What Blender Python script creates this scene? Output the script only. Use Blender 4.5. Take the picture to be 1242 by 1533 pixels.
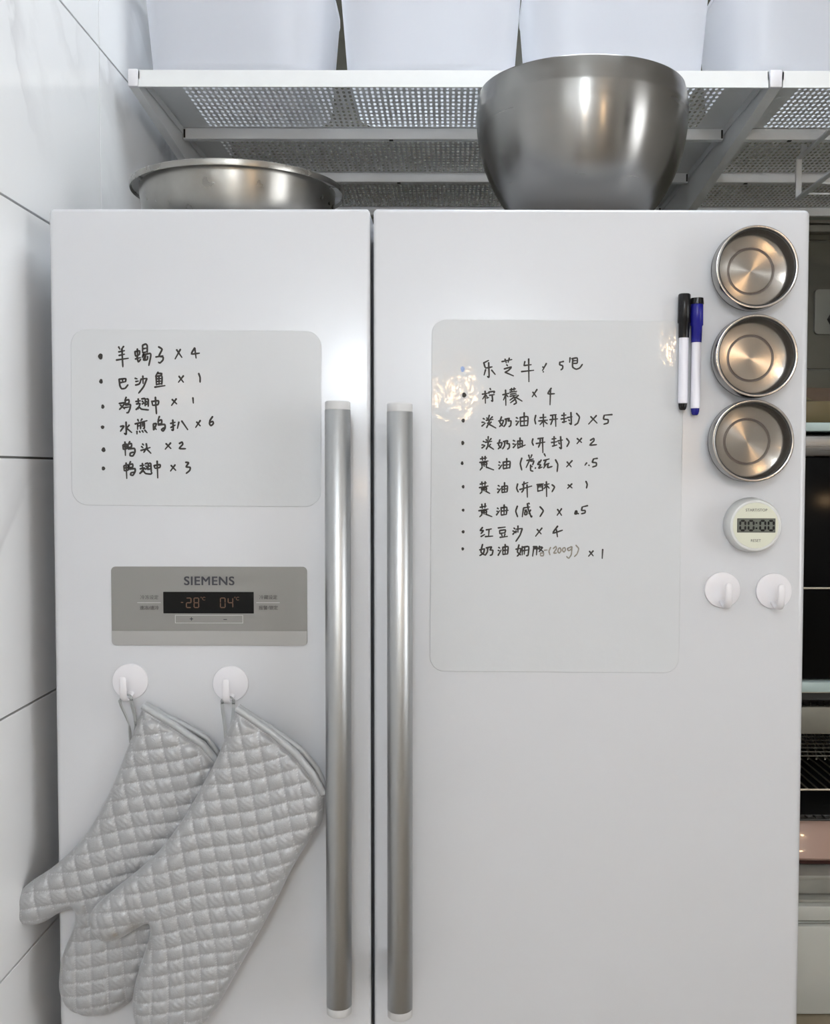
import bpy, bmesh, math, random
import numpy as np
from mathutils import Vector, Matrix
for o in list(bpy.data.objects): bpy.data.objects.remove(o)
S = bpy.context.scene
C = S.collection
PI = math.pi
# ---------------------------------------------------------------- camera
F, CX, CY = 1540.0, 675.0, 766.5
PITCH, ROLL = math.radians(2.32), math.radians(0.10)
CAM = Vector((0.0, -1.24, 1.475))
fwd = Vector((0, math.cos(PITCH), -math.sin(PITCH)))
up0 = Vector((0, math.sin(PITCH), math.cos(PITCH)))
rt0 = Vector((1, 0, 0))
rt = rt0*math.cos(ROLL) + up0*math.sin(ROLL)
up = -rt0*math.sin(ROLL) + up0*math.cos(ROLL)
cd = bpy.data.cameras.new('camera'); cam = bpy.data.objects.new('camera', cd); C.objects.link(cam)
M3 = Matrix((rt, up, -fwd)).transposed()
cam.matrix_world = Matrix.Translation(CAM) @ M3.to_4x4()
cd.sensor_fit = 'HORIZONTAL'; cd.sensor_width = 36.0; cd.lens = 36.0*F/1242.0
cd.shift_x = (621.0-CX)/1242.0; cd.clip_start = 0.02
S.camera = cam
def ray(px, py): return (fwd + rt*((px-CX)/F) - up*((py-CY)/F))
def onY(px, py, Y=0.0):                      # a photo pixel measured on the real plane Y
    r = ray(px, py); return CAM + r*((Y-CAM.y)/r.y)
# ---------------------------------------------------------------- world, exposure
S.view_settings.view_transform = 'Standard'; S.view_settings.look = 'None'
S.view_settings.gamma = 1; S.view_settings.use_curve_mapping = False
S.view_settings.exposure = 0.0
w = bpy.data.worlds.new('sky'); S.world = w; w.use_nodes = True
bg = w.node_tree.nodes['Background']; bg.inputs[0].default_value = (.96, .98, 1.0, 1); bg.inputs[1].default_value = 8
GLOBE_E, GLOBE_COL = 66.0, (0.85, 0.93, 1.0)
PANEL_E, PANEL_P = 9.0, (.25, .08)
GLOBE_P, GLOBE_R = (-.02, -3.0, 2.50), .16
WIN = (-2.9, -1.0, .95, 2.35)                  # unseen fill window, added in the right wall: y0, y1, z0, z1
pd = bpy.data.lights.new('fill_window_portal', 'AREA'); pd.shape = 'RECTANGLE'; pd.size = WIN[3]-WIN[2]; pd.size_y = WIN[1]-WIN[0]; pd.cycles.is_portal = True
po = bpy.data.objects.new('fill_window_portal', pd); C.objects.link(po); po.location = (2.5, (WIN[0]+WIN[1])/2, (WIN[2]+WIN[3])/2); po.rotation_euler = (0, math.pi/2, 0)
BULB_E, BULB_COL = 75.0, (1.0, 0.66, 0.36)

# ---------------------------------------------------------------- helpers
def tag(o, label=None, cat=None, group=None, kind=None):
    if label: o['label'] = label
    if cat: o['category'] = cat
    if group: o['group'] = group
    if kind: o['kind'] = kind
    return o
def thing(name, label, cat, loc=(0, 0, 0), group=None):
    o = bpy.data.objects.new(name, None); C.objects.link(o); o.location = loc
    o.empty_display_size = .05
    return tag(o, label, cat, group)
def wloc(o):
    v = Vector((0, 0, 0))
    while o is not None: v += Vector(o.location); o = o.parent
    return v
class MB:
    "collects shapes given in world coordinates; build() links ONE mesh object"
    def __init__(s): s.bm = bmesh.new()
    def add(s, vs, fs):
        b = [s.bm.verts.new(v) for v in vs]
        for f in fs:
            try: s.bm.faces.new([b[i] for i in f])
            except ValueError: pass
        return s
    def box(s, x0, x1, y0, y1, z0, z1, r=0, seg=2, edges=None):
        vs = [(x, y, z) for x in (x0, x1) for y in (y0, y1) for z in (z0, z1)]
        fs = [(0, 1, 3, 2), (4, 6, 7, 5), (0, 4, 5, 1), (2, 3, 7, 6), (0, 2, 6, 4), (1, 5, 7, 3)]
        if r <= 0: return s.add(vs, fs)
        t = bmesh.new(); b = [t.verts.new(v) for v in vs]
        for f in fs: t.faces.new([b[i] for i in f])
        es = [e for e in t.edges if edges is None or edges(e)]
        bmesh.ops.bevel(t, geom=es, offset=r, segments=seg, profile=.5, affect='EDGES')
        return s.merge(t)
    def merge(s, t):
        m = bpy.data.meshes.new('t'); t.to_mesh(m); t.free(); s.bm.from_mesh(m); bpy.data.meshes.remove(m); return s
    def sweep(s, path, prof, closed_prof=True, cap=True, side=None, scale=None):
        "prof: list of (a,b) in the frame (side, normal) along path"
        P = [Vector(p) for p in path]; n = len(P); rings = []
        for i, p in enumerate(P):
            t = (P[min(i+1, n-1)]-P[max(i-1, 0)]).normalized()
            if side is not None: a = Vector(side)
            else:
                a = t.cross(Vector((0, 0, 1)))
                if a.length < .2: a = t.cross(Vector((0, 1, 0)))
            a = (a - t*a.dot(t)).normalized(); b = t.cross(a)
            k = scale[i] if scale else 1
            rings.append([s.bm.verts.new(p + a*(u*k) + b*(v*k)) for u, v in prof])
        m = len(prof)
        for i in range(n-1):
            for j in range(m):
                s.bm.faces.new((rings[i][j], rings[i][(j+1) % m], rings[i+1][(j+1) % m], rings[i+1][j]))
        if cap:
            s.bm.faces.new(rings[0][::-1]); s.bm.faces.new(rings[-1])
        return s
    def tube(s, path, r, n=10, **k): return s.sweep(path, [(r*math.cos(2*PI*i/n), r*math.sin(2*PI*i/n)) for i in range(n)], **k)
    def lathe(s, prof, c, axis='Z', n=64, sup=None):
        "prof: (radius, along axis)"
        c = Vector(c); rings = []
        for r, h in prof:
            if r < 1e-6:
                rings.append([s.bm.verts.new(c + (Vector((0, 0, h)) if axis == 'Z' else Vector((0, h, 0))))]); continue
            R = []
            for i in range(n):
                a = 2*PI*i/n; ca, sa = math.cos(a), math.sin(a)
                if sup: q = (abs(ca)**sup+abs(sa)**sup)**(-1/sup); ca *= q; sa *= q
                R.append(s.bm.verts.new(c + (Vector((r*ca, r*sa, h)) if axis == 'Z' else Vector((r*ca, h, r*sa)))))
            rings.append(R)
        for A, B in zip(rings, rings[1:]):
            for i in range(n):
                j = (i+1) % n
                if len(A) == 1 and len(B) == 1: continue
                if len(A) == 1: s.bm.faces.new((A[0], B[j], B[i]))
                elif len(B) == 1: s.bm.faces.new((A[i], A[j], B[0]))
                else: s.bm.faces.new((A[i], A[j], B[j], B[i]))
        return s
    def slab(s, pts, y0, y1):
        "closed outline of (x,z) extruded between planes y0 (front) and y1"
        n = len(pts)
        a = [s.bm.verts.new((x, y0, z)) for x, z in pts]; b = [s.bm.verts.new((x, y1, z)) for x, z in pts]
        s.bm.faces.new(a); s.bm.faces.new(b[::-1])
        for i in range(n): s.bm.faces.new((a[i], b[i], b[(i+1) % n], a[(i+1) % n]))
        return s
    def build(s, name, mat, parent=None, smooth=True, angle=35, recalc=True):
        L = wloc(parent) if parent else Vector((0, 0, 0))
        if recalc: bmesh.ops.recalc_face_normals(s.bm, faces=s.bm.faces)
        if L.length > 0: bmesh.ops.translate(s.bm, verts=s.bm.verts, vec=-L)
        if smooth:
            lim = math.radians(angle)
            for f in s.bm.faces: f.smooth = True
            for e in s.bm.edges:
                if len(e.link_faces) == 2 and e.calc_face_angle(0) > lim: e.smooth = False
        m = bpy.data.meshes.new(name); s.bm.to_mesh(m); s.bm.free()
        m.materials.append(mat)
        o = bpy.data.objects.new(name, m); C.objects.link(o)
        if parent: o.parent = parent
        return o
def recenter(o, p):
    p = Vector(p); o.data.transform(Matrix.Translation(-p)); o.location = p; return o
def copy_tree(o, parent=None):
    c = o.copy(); C.objects.link(c)
    if parent: c.parent = parent
    for ch in [x for x in C.objects if x.parent == o]: copy_tree(ch, c)
    return c
def rrect(x0, x1, z0, z1, r, n=8):
    P = []
    for cx, cz, a0 in ((x1-r, z1-r, 0), (x0+r, z1-r, 90), (x0+r, z0+r, 180), (x1-r, z0+r, 270)):
        for i in range(n+1):
            a = math.radians(a0+90*i/n); P.append((cx+r*math.cos(a), cz+r*math.sin(a)))
    return P
def text_mesh(body, size, x, y, z, mat, name, parent, bold=0.0, ext=.0001, sx=1.0, align='CENTER', spacing=1.0, heavy=0.0):
    c = bpy.data.curves.new('t', 'FONT'); c.body = body; c.size = size; c.align_x = align; c.align_y = 'CENTER'
    c.offset = bold; c.extrude = ext; c.space_character = spacing
    o = bpy.data.objects.new('t', c); C.objects.link(o)
    dg = bpy.context.evaluated_depsgraph_get(); m = bpy.data.meshes.new_from_object(o.evaluated_get(dg))
    bpy.data.objects.remove(o); bpy.data.curves.remove(c)
    if heavy:                            # thicker letters: shifted copies instead of an outline offset
        bm = bmesh.new()
        for k, (dx, dy) in enumerate(((-1, -.6), (1, -.6), (-1, .6), (1, .6), (0, 0))):
            t = m.copy(); t.transform(Matrix.Translation((dx*heavy, dy*heavy, k*.00001))); bm.from_mesh(t); bpy.data.meshes.remove(t)
        bm.to_mesh(m); bm.free()
    m.transform(Matrix.Diagonal((sx, 1, 1, 1))); m.transform(Matrix.Rotation(PI/2, 4, 'X'))
    L = wloc(parent); m.transform(Matrix.Translation(Vector((x, y, z))-L))
    m.materials.clear(); m.materials.append(mat)
    q = bpy.data.objects.new(name, m); C.objects.link(q); q.parent = parent
    return q

# ---------------------------------------------------------------- materials
MATS = {}
def mat(name, col, rough=.5, metal=0, **k):
    m = bpy.data.materials.new(name); m.use_nodes = True; nt = m.node_tree; b = nt.nodes['Principled BSDF']
    b.inputs['Base Color'].default_value = (*col, 1); b.inputs['Roughness'].default_value = rough; b.inputs['Metallic'].default_value = metal
    if 'spec' in k: b.inputs['Specular IOR Level'].default_value = k['spec']
    if 'coat' in k: b.inputs['Coat Weight'].default_value = k['coat']; b.inputs['Coat Roughness'].default_value = k.get('coatr', .05)
    if 'emit' in k: b.inputs['Emission Color'].default_value = (*k['emit'], 1); b.inputs['Emission Strength'].default_value = k['es']
    if 'trans' in k: b.inputs['Transmission Weight'].default_value = k['trans']
    if 'aniso' in k:
        b.inputs['Anisotropic'].default_value = k['aniso']
        t = nt.nodes.new('ShaderNodeTangent'); t.direction_type = 'RADIAL'; t.axis = k.get('axis', 'Z'); b.inputs['Anisotropic Rotation'].default_value = .25; nt.links.new(t.outputs[0], b.inputs['Tangent'])
    if 'noise' in k:                       # (scale xyz, colour variation, rough variation, bump)
        sc, cv, rv, bp = k['noise']
        tc = nt.nodes.new('ShaderNodeTexCoord'); mp = nt.nodes.new('ShaderNodeMapping'); mp.inputs['Scale'].default_value = sc
        nz = nt.nodes.new('ShaderNodeTexNoise'); nz.inputs['Scale'].default_value = 1; nz.inputs['Detail'].default_value = 5
        nt.links.new(tc.outputs['Object'], mp.inputs[0]); nt.links.new(mp.outputs[0], nz.inputs['Vector'])
        def rng(lo, hi):
            r = nt.nodes.new('ShaderNodeMapRange'); r.inputs['From Min'].default_value = .3; r.inputs['From Max'].default_value = .7
            r.inputs['To Min'].default_value = lo; r.inputs['To Max'].default_value = hi; nt.links.new(nz.outputs['Fac'], r.inputs['Value']); return r.outputs[0]
        if cv:
            mx = nt.nodes.new('ShaderNodeMix'); mx.data_type = 'RGBA'
            mx.inputs['A'].default_value = (*[c*(1-cv) for c in col], 1); mx.inputs['B'].default_value = (*[min(1, c*(1+cv)) for c in col], 1)
            nt.links.new(rng(0, 1), mx.inputs['Factor']); nt.links.new(mx.outputs['Result'], b.inputs['Base Color'])
        if rv: nt.links.new(rng(max(.02, rough-rv), rough+rv), b.inputs['Roughness'])
        if bp:
            bu = nt.nodes.new('ShaderNodeBump'); bu.inputs['Strength'].default_value = 1; bu.inputs['Distance'].default_value = bp
            nt.links.new(nz.outputs['Fac'], bu.inputs['Height']); nt.links.new(bu.outputs[0], b.inputs['Normal'])
    MATS[name] = m
    return m
def marble(name, base, vein, rough):
    m = mat(name, base, rough, spec=.5); nt = m.node_tree; b = nt.nodes['Principled BSDF']; N = nt.nodes.new; L = nt.links.new
    g = N('ShaderNodeNewGeometry'); oi = N('ShaderNodeObjectInfo')
    ad = N('ShaderNodeVectorMath'); ad.operation = 'MULTIPLY_ADD'
    cb = N('ShaderNodeCombineXYZ')
    for i in range(3): L(oi.outputs['Random'], cb.inputs[i])
    L(cb.outputs[0], ad.inputs[0]); ad.inputs[1].default_value = (3.1, 5.3, 7.7); L(g.outputs['Position'], ad.inputs[2])
    n1 = N('ShaderNodeTexNoise'); n1.inputs['Scale'].default_value = 1.1; n1.inputs['Detail'].default_value = 6; n1.inputs['Distortion'].default_value = 1.2
    L(ad.outputs[0], n1.inputs['Vector'])
    r = N('ShaderNodeValToRGB'); e = r.color_ramp.elements   # thin veins where the noise crosses a level
    e[0].position = .44; e[0].color = (0, 0, 0, 1); e[1].position = .50; e[1].color = (1, 1, 1, 1)
    x = e.new(.515); x.color = (.15, .15, .15, 1); x = e.new(.60); x.color = (0, 0, 0, 1)
    L(n1.outputs['Fac'], r.inputs[0])
    n2 = N('ShaderNodeTexNoise'); n2.inputs['Scale'].default_value = 1.3; L(ad.outputs[0], n2.inputs['Vector'])
    mr = N('ShaderNodeMapRange'); mr.inputs['From Min'].default_value = .42; mr.inputs['From Max'].default_value = .65; L(n2.outputs['Fac'], mr.inputs[0])
    mu = N('ShaderNodeMath'); mu.operation = 'MULTIPLY'; L(r.outputs[0], mu.inputs[0]); L(mr.outputs[0], mu.inputs[1])
    mx = N('ShaderNodeMix'); mx.data_type = 'RGBA'; mx.inputs['A'].default_value = (*base, 1); mx.inputs['B'].default_value = (*vein, 1)
    L(mu.outputs[0], mx.inputs['Factor']); L(mx.outputs['Result'], b.inputs['Base Color'])
    return m
M_tile = marble('marble_tile', (.88, .89, .90), (.64, .64, .65), .16)
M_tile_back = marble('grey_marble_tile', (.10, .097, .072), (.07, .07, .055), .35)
M_grout = mat('grout', (.30, .30, .29), .9)
M_paint = mat('wall_paint', (.72, .70, .66), .8, noise=((3, 3, 3), .03, 0, 0))
M_ceil = mat('ceiling_paint', (.85, .85, .85), .9, noise=((3, 3, 3), .02, 0, 0))
M_floor = mat('floor_tile', (.33, .28, .22), .35, noise=((4, 4, 4), .08, .05, 0))
M_door = mat('fridge_enamel', (.60, .61, .635), .26, coat=.15, coatr=.12, noise=((2, 2, 2), .004, 0, 0))
M_body = mat('fridge_side', (.62, .62, .64), .4, noise=((2, 2, 2), .01, .02, 0))
M_gasket = mat('gasket_grey', (.16, .17, .19), .6)
M_alu = mat('brushed_aluminium', (.44, .45, .455), .38, 1, noise=((300, 300, 3), .015, .02, 0))
M_cap = mat('grey_white_plastic', (.55, .55, .55), .45)
M_panel = mat('panel_grey', (.25, .245, .235), .30, .25)
M_panel_lo = mat('panel_light_grey', (.37, .365, .355), .28, .25)
M_disp = mat('display_glass', (.008, .008, .008), .12, spec=.12)
M_led = mat('led_orange', (.10, .05, .025), .5, emit=(1, .48, .2), es=.025)
M_print = mat('print_dark', (.03, .03, .04), .5)
M_print2 = mat('print_grey', (.07, .065, .065), .5)
M_line = mat('print_light', (.55, .55, .54), .5)
M_sheet = mat('whiteboard_film', (.585, .60, .617), .07, spec=.38, noise=((34, 34, 34), .004, 0, .00045))
M_ink = mat('black_ink', (.022, .018, .015), .6, noise=((300, 300, 300), .3, 0, 0))
M_ink2 = mat('faded_ink', (.22, .20, .165), .6, noise=((300, 300, 300), .25, 0, 0))
M_inkb = mat('blue_ink', (.30, .40, .66), .6, noise=((300, 300, 300), .15, 0, 0))
M_steel_b = mat('brushed_bowl_steel', (.27, .265, .255), .26, 1, aniso=.75, axis='Z', noise=((2, 2, 50), .03, .02, 0))
M_steel_w = mat('worn_basin_steel', (.30, .29, .27), .30, 1, aniso=.5, axis='Z', noise=((22, 22, 26), .12, .05, 0))
M_tin = mat('tin_steel', (.36, .35, .34), .2, 1)
M_spun = mat('spun_tin_base', (.31, .285, .26), .22, 1, aniso=.93, axis='Y')
M_tinring = mat('tin_groove', (.18, .155, .14), .4, .8)
M_rubber = mat('dark_rubber', (.02, .02, .02), .5)
M_plast = mat('white_plastic', (.74, .73, .76), .3, noise=((20, 20, 20), .01, 0, 0))
M_timer = mat('timer_white', (.66, .67, .66), .35)
M_cream = mat('timer_cream_face', (.64, .65, .54), .4)
M_lcd = mat('lcd_grey', (.13, .14, .12), .25)
M_lcdframe = mat('lcd_frame', (.03, .03, .03), .3)
M_black = mat('black_plastic', (.008, .008, .009), .25, spec=.3)
M_blue = mat('blue_plastic', (.010, .010, .20), .25, spec=.3)
M_barrel = mat('marker_white', (.80, .80, .88), .35)
M_shelf = mat('white_powder_coat', (.78, .79, .79), .35, noise=((60, 60, 60), .01, .03, .00005))
M_slot = mat('slot_black', (.01, .01, .01), .6)
M_black_glass = mat('black_oven_glass', (.003, .003, .003), .12, spec=.04)
M_ovst = mat('oven_steel', (.12, .12, .12), .3, 1, noise=((6, 6, 300), .1, .05, 0))  # steel darkened in place of the shade in the rack recess
M_ovgrey = mat('oven_grey_metal', (.15, .145, .12), .4, .3, noise=((60, 60, 60), .06, .05, 0))
M_ovblack = mat('oven_black', (.010, .010, .010), .5)
M_rail = mat('rail_grey_paint', (.20, .195, .165), .45)
M_wire = mat('wire_steel', (.55, .52, .44), .35, .9)
M_wired = mat('wire_dark', (.03, .03, .03), .4, .5)
M_mint = mat('pale_mint_metal', (.36, .45, .44), .4)  # mint toned down: shade of the recess is in the colour
M_pink = mat('pink_enamel', (.40, .26, .21), .15, coat=.6, noise=((8, 8, 8), .06, 0, 0))  # recess shade mixed into the pink
M_brownrim = mat('dark_brown_rim', (.035, .008, .006), .35)
M_greyglass = mat('grey_glass', (.24, .235, .21), .12, noise=((14, 14, 14), .12, 0, 0))
M_white_box = mat('white_box', (.42, .42, .385), .45)  # white darkened to carry the shade of the recess
M_kraft = mat('kraft_paper', (.05, .025, .009), .7, noise=((30, 30, 30), .12, 0, .001))  # brown includes the shade beside the refrigerator
M_gold = mat('gold_card', (.08, .06, .02), .4, .2, noise=((30, 30, 30), .08, 0, 0))  # gold darkened for the shaded recess
M_beige = mat('beige_board', (.22, .18, .12), .5, noise=((40, 4, 4), .1, 0, 0))
M_socket = mat('socket_white', (.20, .20, .175), .4)
M_glass = mat('window_glass', (1, 1, 1), .0, trans=1.0); M_glass.node_tree.nodes['Principled BSDF'].inputs['IOR'].default_value = 1.45
M_frame = mat('window_frame_white', (.8, .8, .8), .4)
M_led_panel = mat('led_diffuser', (.9, .9, .9), .5, emit=GLOBE_COL, es=PANEL_E)
M_globe = mat('opal_globe', (.9, .9, .9), .5, emit=GLOBE_COL, es=GLOBE_E)
M_bulb = mat('warm_bulb', (1, .9, .7), .5, emit=BULB_COL, es=BULB_E)
M_cord = mat('lamp_black', (.02, .02, .02), .4)
def bin_mat():
    m = mat('translucent_white_plastic', (.86, .87, .92), .3, noise=((3, 3, 3), .01, 0, 0)); nt = m.node_tree
    b = nt.nodes['Principled BSDF']; t = nt.nodes.new('ShaderNodeBsdfTranslucent'); t.inputs[0].default_value = (.96, .97, 1, 1)
    mx = nt.nodes.new('ShaderNodeMixShader'); mx.inputs[0].default_value = .6
    nt.links.new(b.outputs[0], mx.inputs[1]); nt.links.new(t.outputs[0], mx.inputs[2]); nt.links.new(mx.outputs[0], nt.nodes['Material Output'].inputs[0]); return m
M_bin = bin_mat()
def window_mat():     # clear film window of the tins: mostly see-through with a glossy skin
    m = bpy.data.materials.new('clear_film'); m.use_nodes = True; nt = m.node_tree; nt.nodes.remove(nt.nodes['Principled BSDF'])
    t = nt.nodes.new('ShaderNodeBsdfTransparent'); g = nt.nodes.new('ShaderNodeBsdfGlossy'); g.inputs['Roughness'].default_value = .04
    f = nt.nodes.new('ShaderNodeFresnel'); mx = nt.nodes.new('ShaderNodeMixShader'); t.inputs[0].default_value = (.95, .95, .95, 1)
    nt.links.new(f.outputs[0], mx.inputs[0]); nt.links.new(t.outputs[0], mx.inputs[1]); nt.links.new(g.outputs[0], mx.inputs[2])
    nt.links.new(mx.outputs[0], nt.nodes['Material Output'].inputs[0]); return m
M_film = window_mat()
def mitt_mat():
    m = mat('silver_cotton', (.37, .38, .39), .42, .0, spec=.6); nt = m.node_tree; b = nt.nodes['Principled BSDF']
    b.inputs['Sheen Weight'].default_value = .3; b.inputs['Metallic'].default_value = .25
    N = nt.nodes.new; L = nt.links.new
    at = N('ShaderNodeAttribute'); at.attribute_name = 'stitch'
    st = N('ShaderNodeAttribute'); st.attribute_name = 'stain'
    mx = N('ShaderNodeMix'); mx.data_type = 'RGBA'; mx.inputs['A'].default_value = (.37, .375, .385, 1); mx.inputs['B'].default_value = (.60, .61, .62, 1)
    L(at.outputs['Fac'], mx.inputs['Factor'])
    m2 = N('ShaderNodeMix'); m2.data_type = 'RGBA'; m2.inputs['B'].default_value = (.21, .18, .13, 1)
    L(mx.outputs['Result'], m2.inputs['A']); L(st.outputs['Fac'], m2.inputs['Factor']); L(m2.outputs['Result'], b.inputs['Base Color'])
    tc = N('ShaderNodeTexCoord'); nz = N('ShaderNodeTexNoise'); nz.inputs['Scale'].default_value = 160; nz.inputs['Detail'].default_value = 3; nz.inputs['Distortion'].default_value = 2.5
    L(tc.outputs['Object'], nz.inputs['Vector']); bu = N('ShaderNodeBump'); bu.inputs['Strength'].default_value = .25; bu.inputs['Distance'].default_value = .002
    L(nz.outputs['Fac'], bu.inputs['Height']); L(bu.outputs[0], b.inputs['Normal']); return m
M_mitt = mitt_mat()
M_bind = mat('silver_binding', (.40, .41, .42), .45, .2, noise=((150, 150, 150), .05, 0, .001))
M_loop = mat('grey_tape', (.33, .34, .34), .7)
INK = {}
def line(key, ox, oy, sc, bullet, strokes, ink='black'): INK.setdefault(key, []).append((ox, oy, sc, bullet, strokes, ink))
A = (140, 510, 6.537); B = (140, 585, 6.537); Cc = (140, 650, 6.537)
D = (680, 525, 6.21); E = (680, 610, 5.175); Fq = (680, 675, 5.175); G = (680, 745, 5.175)
line('L', *A, (68, 155, 23, 30), "245,60 258,85;295,55 270,90;245,110 305,98;248,145 305,132;222,190 342,172;278,75 282,170 287,258;405,105 412,150 445,138;405,108 450,100 448,140;428,80 432,170;408,180 460,165;425,160 438,208 462,180;480,45 480,120;480,45 510,33 525,50 525,115;482,80 522,72;483,118 525,108;490,130 475,165;480,140 555,125 558,160 540,245;500,150 490,190 525,185 530,150;510,145 505,180;635,60 670,85 640,150 680,160 678,190 650,218 633,210;608,160 680,148;850,85 797,180;812,88 865,165;990,70 957,130 1038,122;990,72 1003,172")
line('L', *A, (73, 398, 18, 24), "250,378 315,372 310,405;250,375 258,440 275,470 310,465 338,430;258,412 318,400;283,375 285,408;405,368 428,375;412,400 440,395;410,435 445,425 460,400;482,345 485,420;462,378 520,368;462,385 455,410;522,370 490,450 440,515;632,308 605,350;625,320 668,322 655,345;612,350 615,435;612,350 668,345 668,430;640,345 641,430;615,375 665,370;615,400 665,395;615,428 668,420;598,455 700,440;880,343 830,408;835,348 880,408;1028,320 1042,360 1042,408")
line('L', *B, (90, 155, 16, 22), "250,125 305,118 285,150 252,185;262,140 305,178;320,62 305,95;308,95 345,88 345,120 312,130;310,95 312,140;312,140 360,135 358,170 340,212 322,215;300,165 350,158;412,105 460,98;437,78 438,130;418,130 455,125 435,180;415,185 445,160 470,180 540,188;470,80 505,78 505,150;475,100 490,115;475,130 495,120;520,80 535,85 535,155;515,105 530,115;512,135 530,125;570,100 578,145;572,105 635,98 630,135 580,143;605,62 610,150 616,228;810,78 762,145;768,85 815,130;972,68 976,122")
line('L', *B, (88, 357, 18, 18), "262,350 298,345 262,398;318,305 320,425 300,415;350,335 325,365;322,365 375,410;432,280 440,300;475,275 462,295;405,325 525,292;432,315 430,380;432,320 460,315 460,375;435,345 458,340;480,315 480,350;495,310 497,365 485,370;425,395 425,425;450,395 456,410;475,390 487,408;500,385 525,412;585,325 615,322 590,385;585,345 615,380;585,325 585,385;645,250 630,290;632,295 632,330;632,295 665,285 665,320 640,325;632,335 695,330 700,365 680,395 665,380 690,360;752,320 800,308;775,285 780,385 762,380;755,360 800,335;835,305 820,370;862,295 922,382;1045,290 998,360;1008,305 1045,345;1165,252 1140,290 1135,325 1150,342 1172,320 1165,300 1140,310")
line('L', *Cc, (98, 152, 20, 24), "288,105 290,150;288,105 325,98 325,140 292,148;290,125 325,118;307,75 312,210;355,72 340,95;338,98 338,140;338,98 370,92 370,125 340,130;338,145 400,140 405,175 385,212 358,210 360,185 395,175;478,95 492,108;468,120 485,135;462,160 555,130;515,92 520,130 490,180;520,145 562,188;755,85 700,148;708,92 758,142;838,92 865,78 872,100 838,140 902,142")
line('L', *Cc, (96, 335, 18, 20), "297,310 300,360;297,310 338,300 338,350 302,358;300,332 338,325;318,280 325,435;362,268 348,295;348,298 348,335;348,298 382,292 382,322 350,328;348,342 405,338 405,370 385,402 362,398 368,378 400,372;455,310 498,302;478,285 478,330;455,340 500,330 460,375;452,385 485,360 510,385 560,390 572,375;505,290 535,285 530,350;510,310 525,325;508,345 525,330;545,285 560,290 565,375;545,310 560,320;540,345 560,335;592,305 600,335;592,308 650,298 648,325 602,335;622,262 628,430;798,300 752,362;758,305 805,355;900,275 930,280 905,320 945,325 940,355 905,385")
line('R', *D, (76, 172, 19, 27), "", 'blue')
line('R', *D, None, "270,115 318,90;275,120 290,160 352,150;318,110 322,245 305,238;290,175 275,228;345,180 380,222;440,102 535,82;470,78 482,115;510,68 498,110;485,130 495,142;462,170 530,152 500,185 470,200;470,200 550,235;655,100 645,140;650,138 715,130;622,195 738,182;690,75 692,290;855,118 818,185;820,150 830,160;825,195 828,200;1015,100 980,108;980,105 978,130 1005,140 1005,165 988,180;1075,65 1070,110;1090,75 1140,68 1140,115 1105,118;1098,95 1135,92;1100,80 1098,150 1130,172 1165,160 1190,125")
line('R', *D, (90, 412, 20, 24), "258,405 310,395;285,375 288,490;285,415 262,450;290,410 305,430;330,350 338,365;318,385 322,400;318,385 372,378 365,395;325,415 372,408;350,410 355,470 342,462;300,440 320,435;448,410 510,395;475,365 478,510;475,415 455,460;480,410 500,430;515,365 570,355;530,350 532,375;555,345 553,370;515,385 580,378;520,405 575,395;515,425 580,410;545,415 565,450 575,485 550,500;550,435 515,460;560,455 520,485;595,415 570,435;565,430 630,470;768,360 722,430;728,385 762,430;900,348 868,400 932,400;893,365 888,505")
line('R', *E, (68, 102, 13, 16), "222,85 235,92;212,115 232,115;212,145 240,120;270,60 262,95;250,80 258,92;295,72 275,90;245,100 300,92;270,100 262,130 248,158;255,120 262,128;285,112 272,128;268,130 322,160;342,105 380,98;365,72 352,115 375,145;380,100 372,125 348,150;390,92 425,85 415,105 438,105 435,140 420,150;402,92 398,125 382,150;478,78 492,85;475,105 488,108;478,138 500,105;510,75 512,145;510,78 568,72 566,142;540,40 540,142;512,108 566,102;512,142 566,140;630,60 622,95 630,130;662,80 710,75;652,105 722,98;688,52 690,150;688,105 662,135;692,105 720,128;742,62 790,55;738,95 800,88;760,62 760,95 745,135;782,58 785,148;830,62 865,58;848,42 848,90;825,90 875,82;835,115 868,108;850,90 848,120;875,78 912,72;902,38 905,130 890,120;885,95 892,105;945,45 968,75 955,120 930,138;1100,62 1038,130;1055,70 1105,122;1222,55 1160,60;1160,60 1155,90 1190,95 1188,120 1155,130")
line('R', *E, (64, 275, 12, 17), "222,262 235,268;212,290 232,292;212,315 238,295;262,225 260,260;245,248 252,258;285,240 270,258;238,270 290,262;262,270 258,300 245,325;268,300 305,325;280,285 270,295;332,278 368,270;352,250 342,290 362,315;368,272 362,298 338,322;378,265 412,258 405,280 425,282 425,310 410,325;390,265 388,295 372,322;455,255 470,262;452,282 468,285;455,312 480,282;490,258 492,315;490,262 525,258 524,308;508,235 508,310;492,285 524,280;490,315 550,290;608,242 602,270 612,295;645,242 690,235;632,280 702,268;665,240 662,280 650,310;682,240 685,352;755,245 788,240;772,225 772,270;750,272 795,265;758,300 795,290;772,270 772,300;800,260 838,252;822,225 828,318 812,308;808,272 815,285;868,240 888,268 870,305;985,238 948,282;950,240 985,272;1052,255 1078,240 1080,258 1048,292 1102,288")
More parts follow.
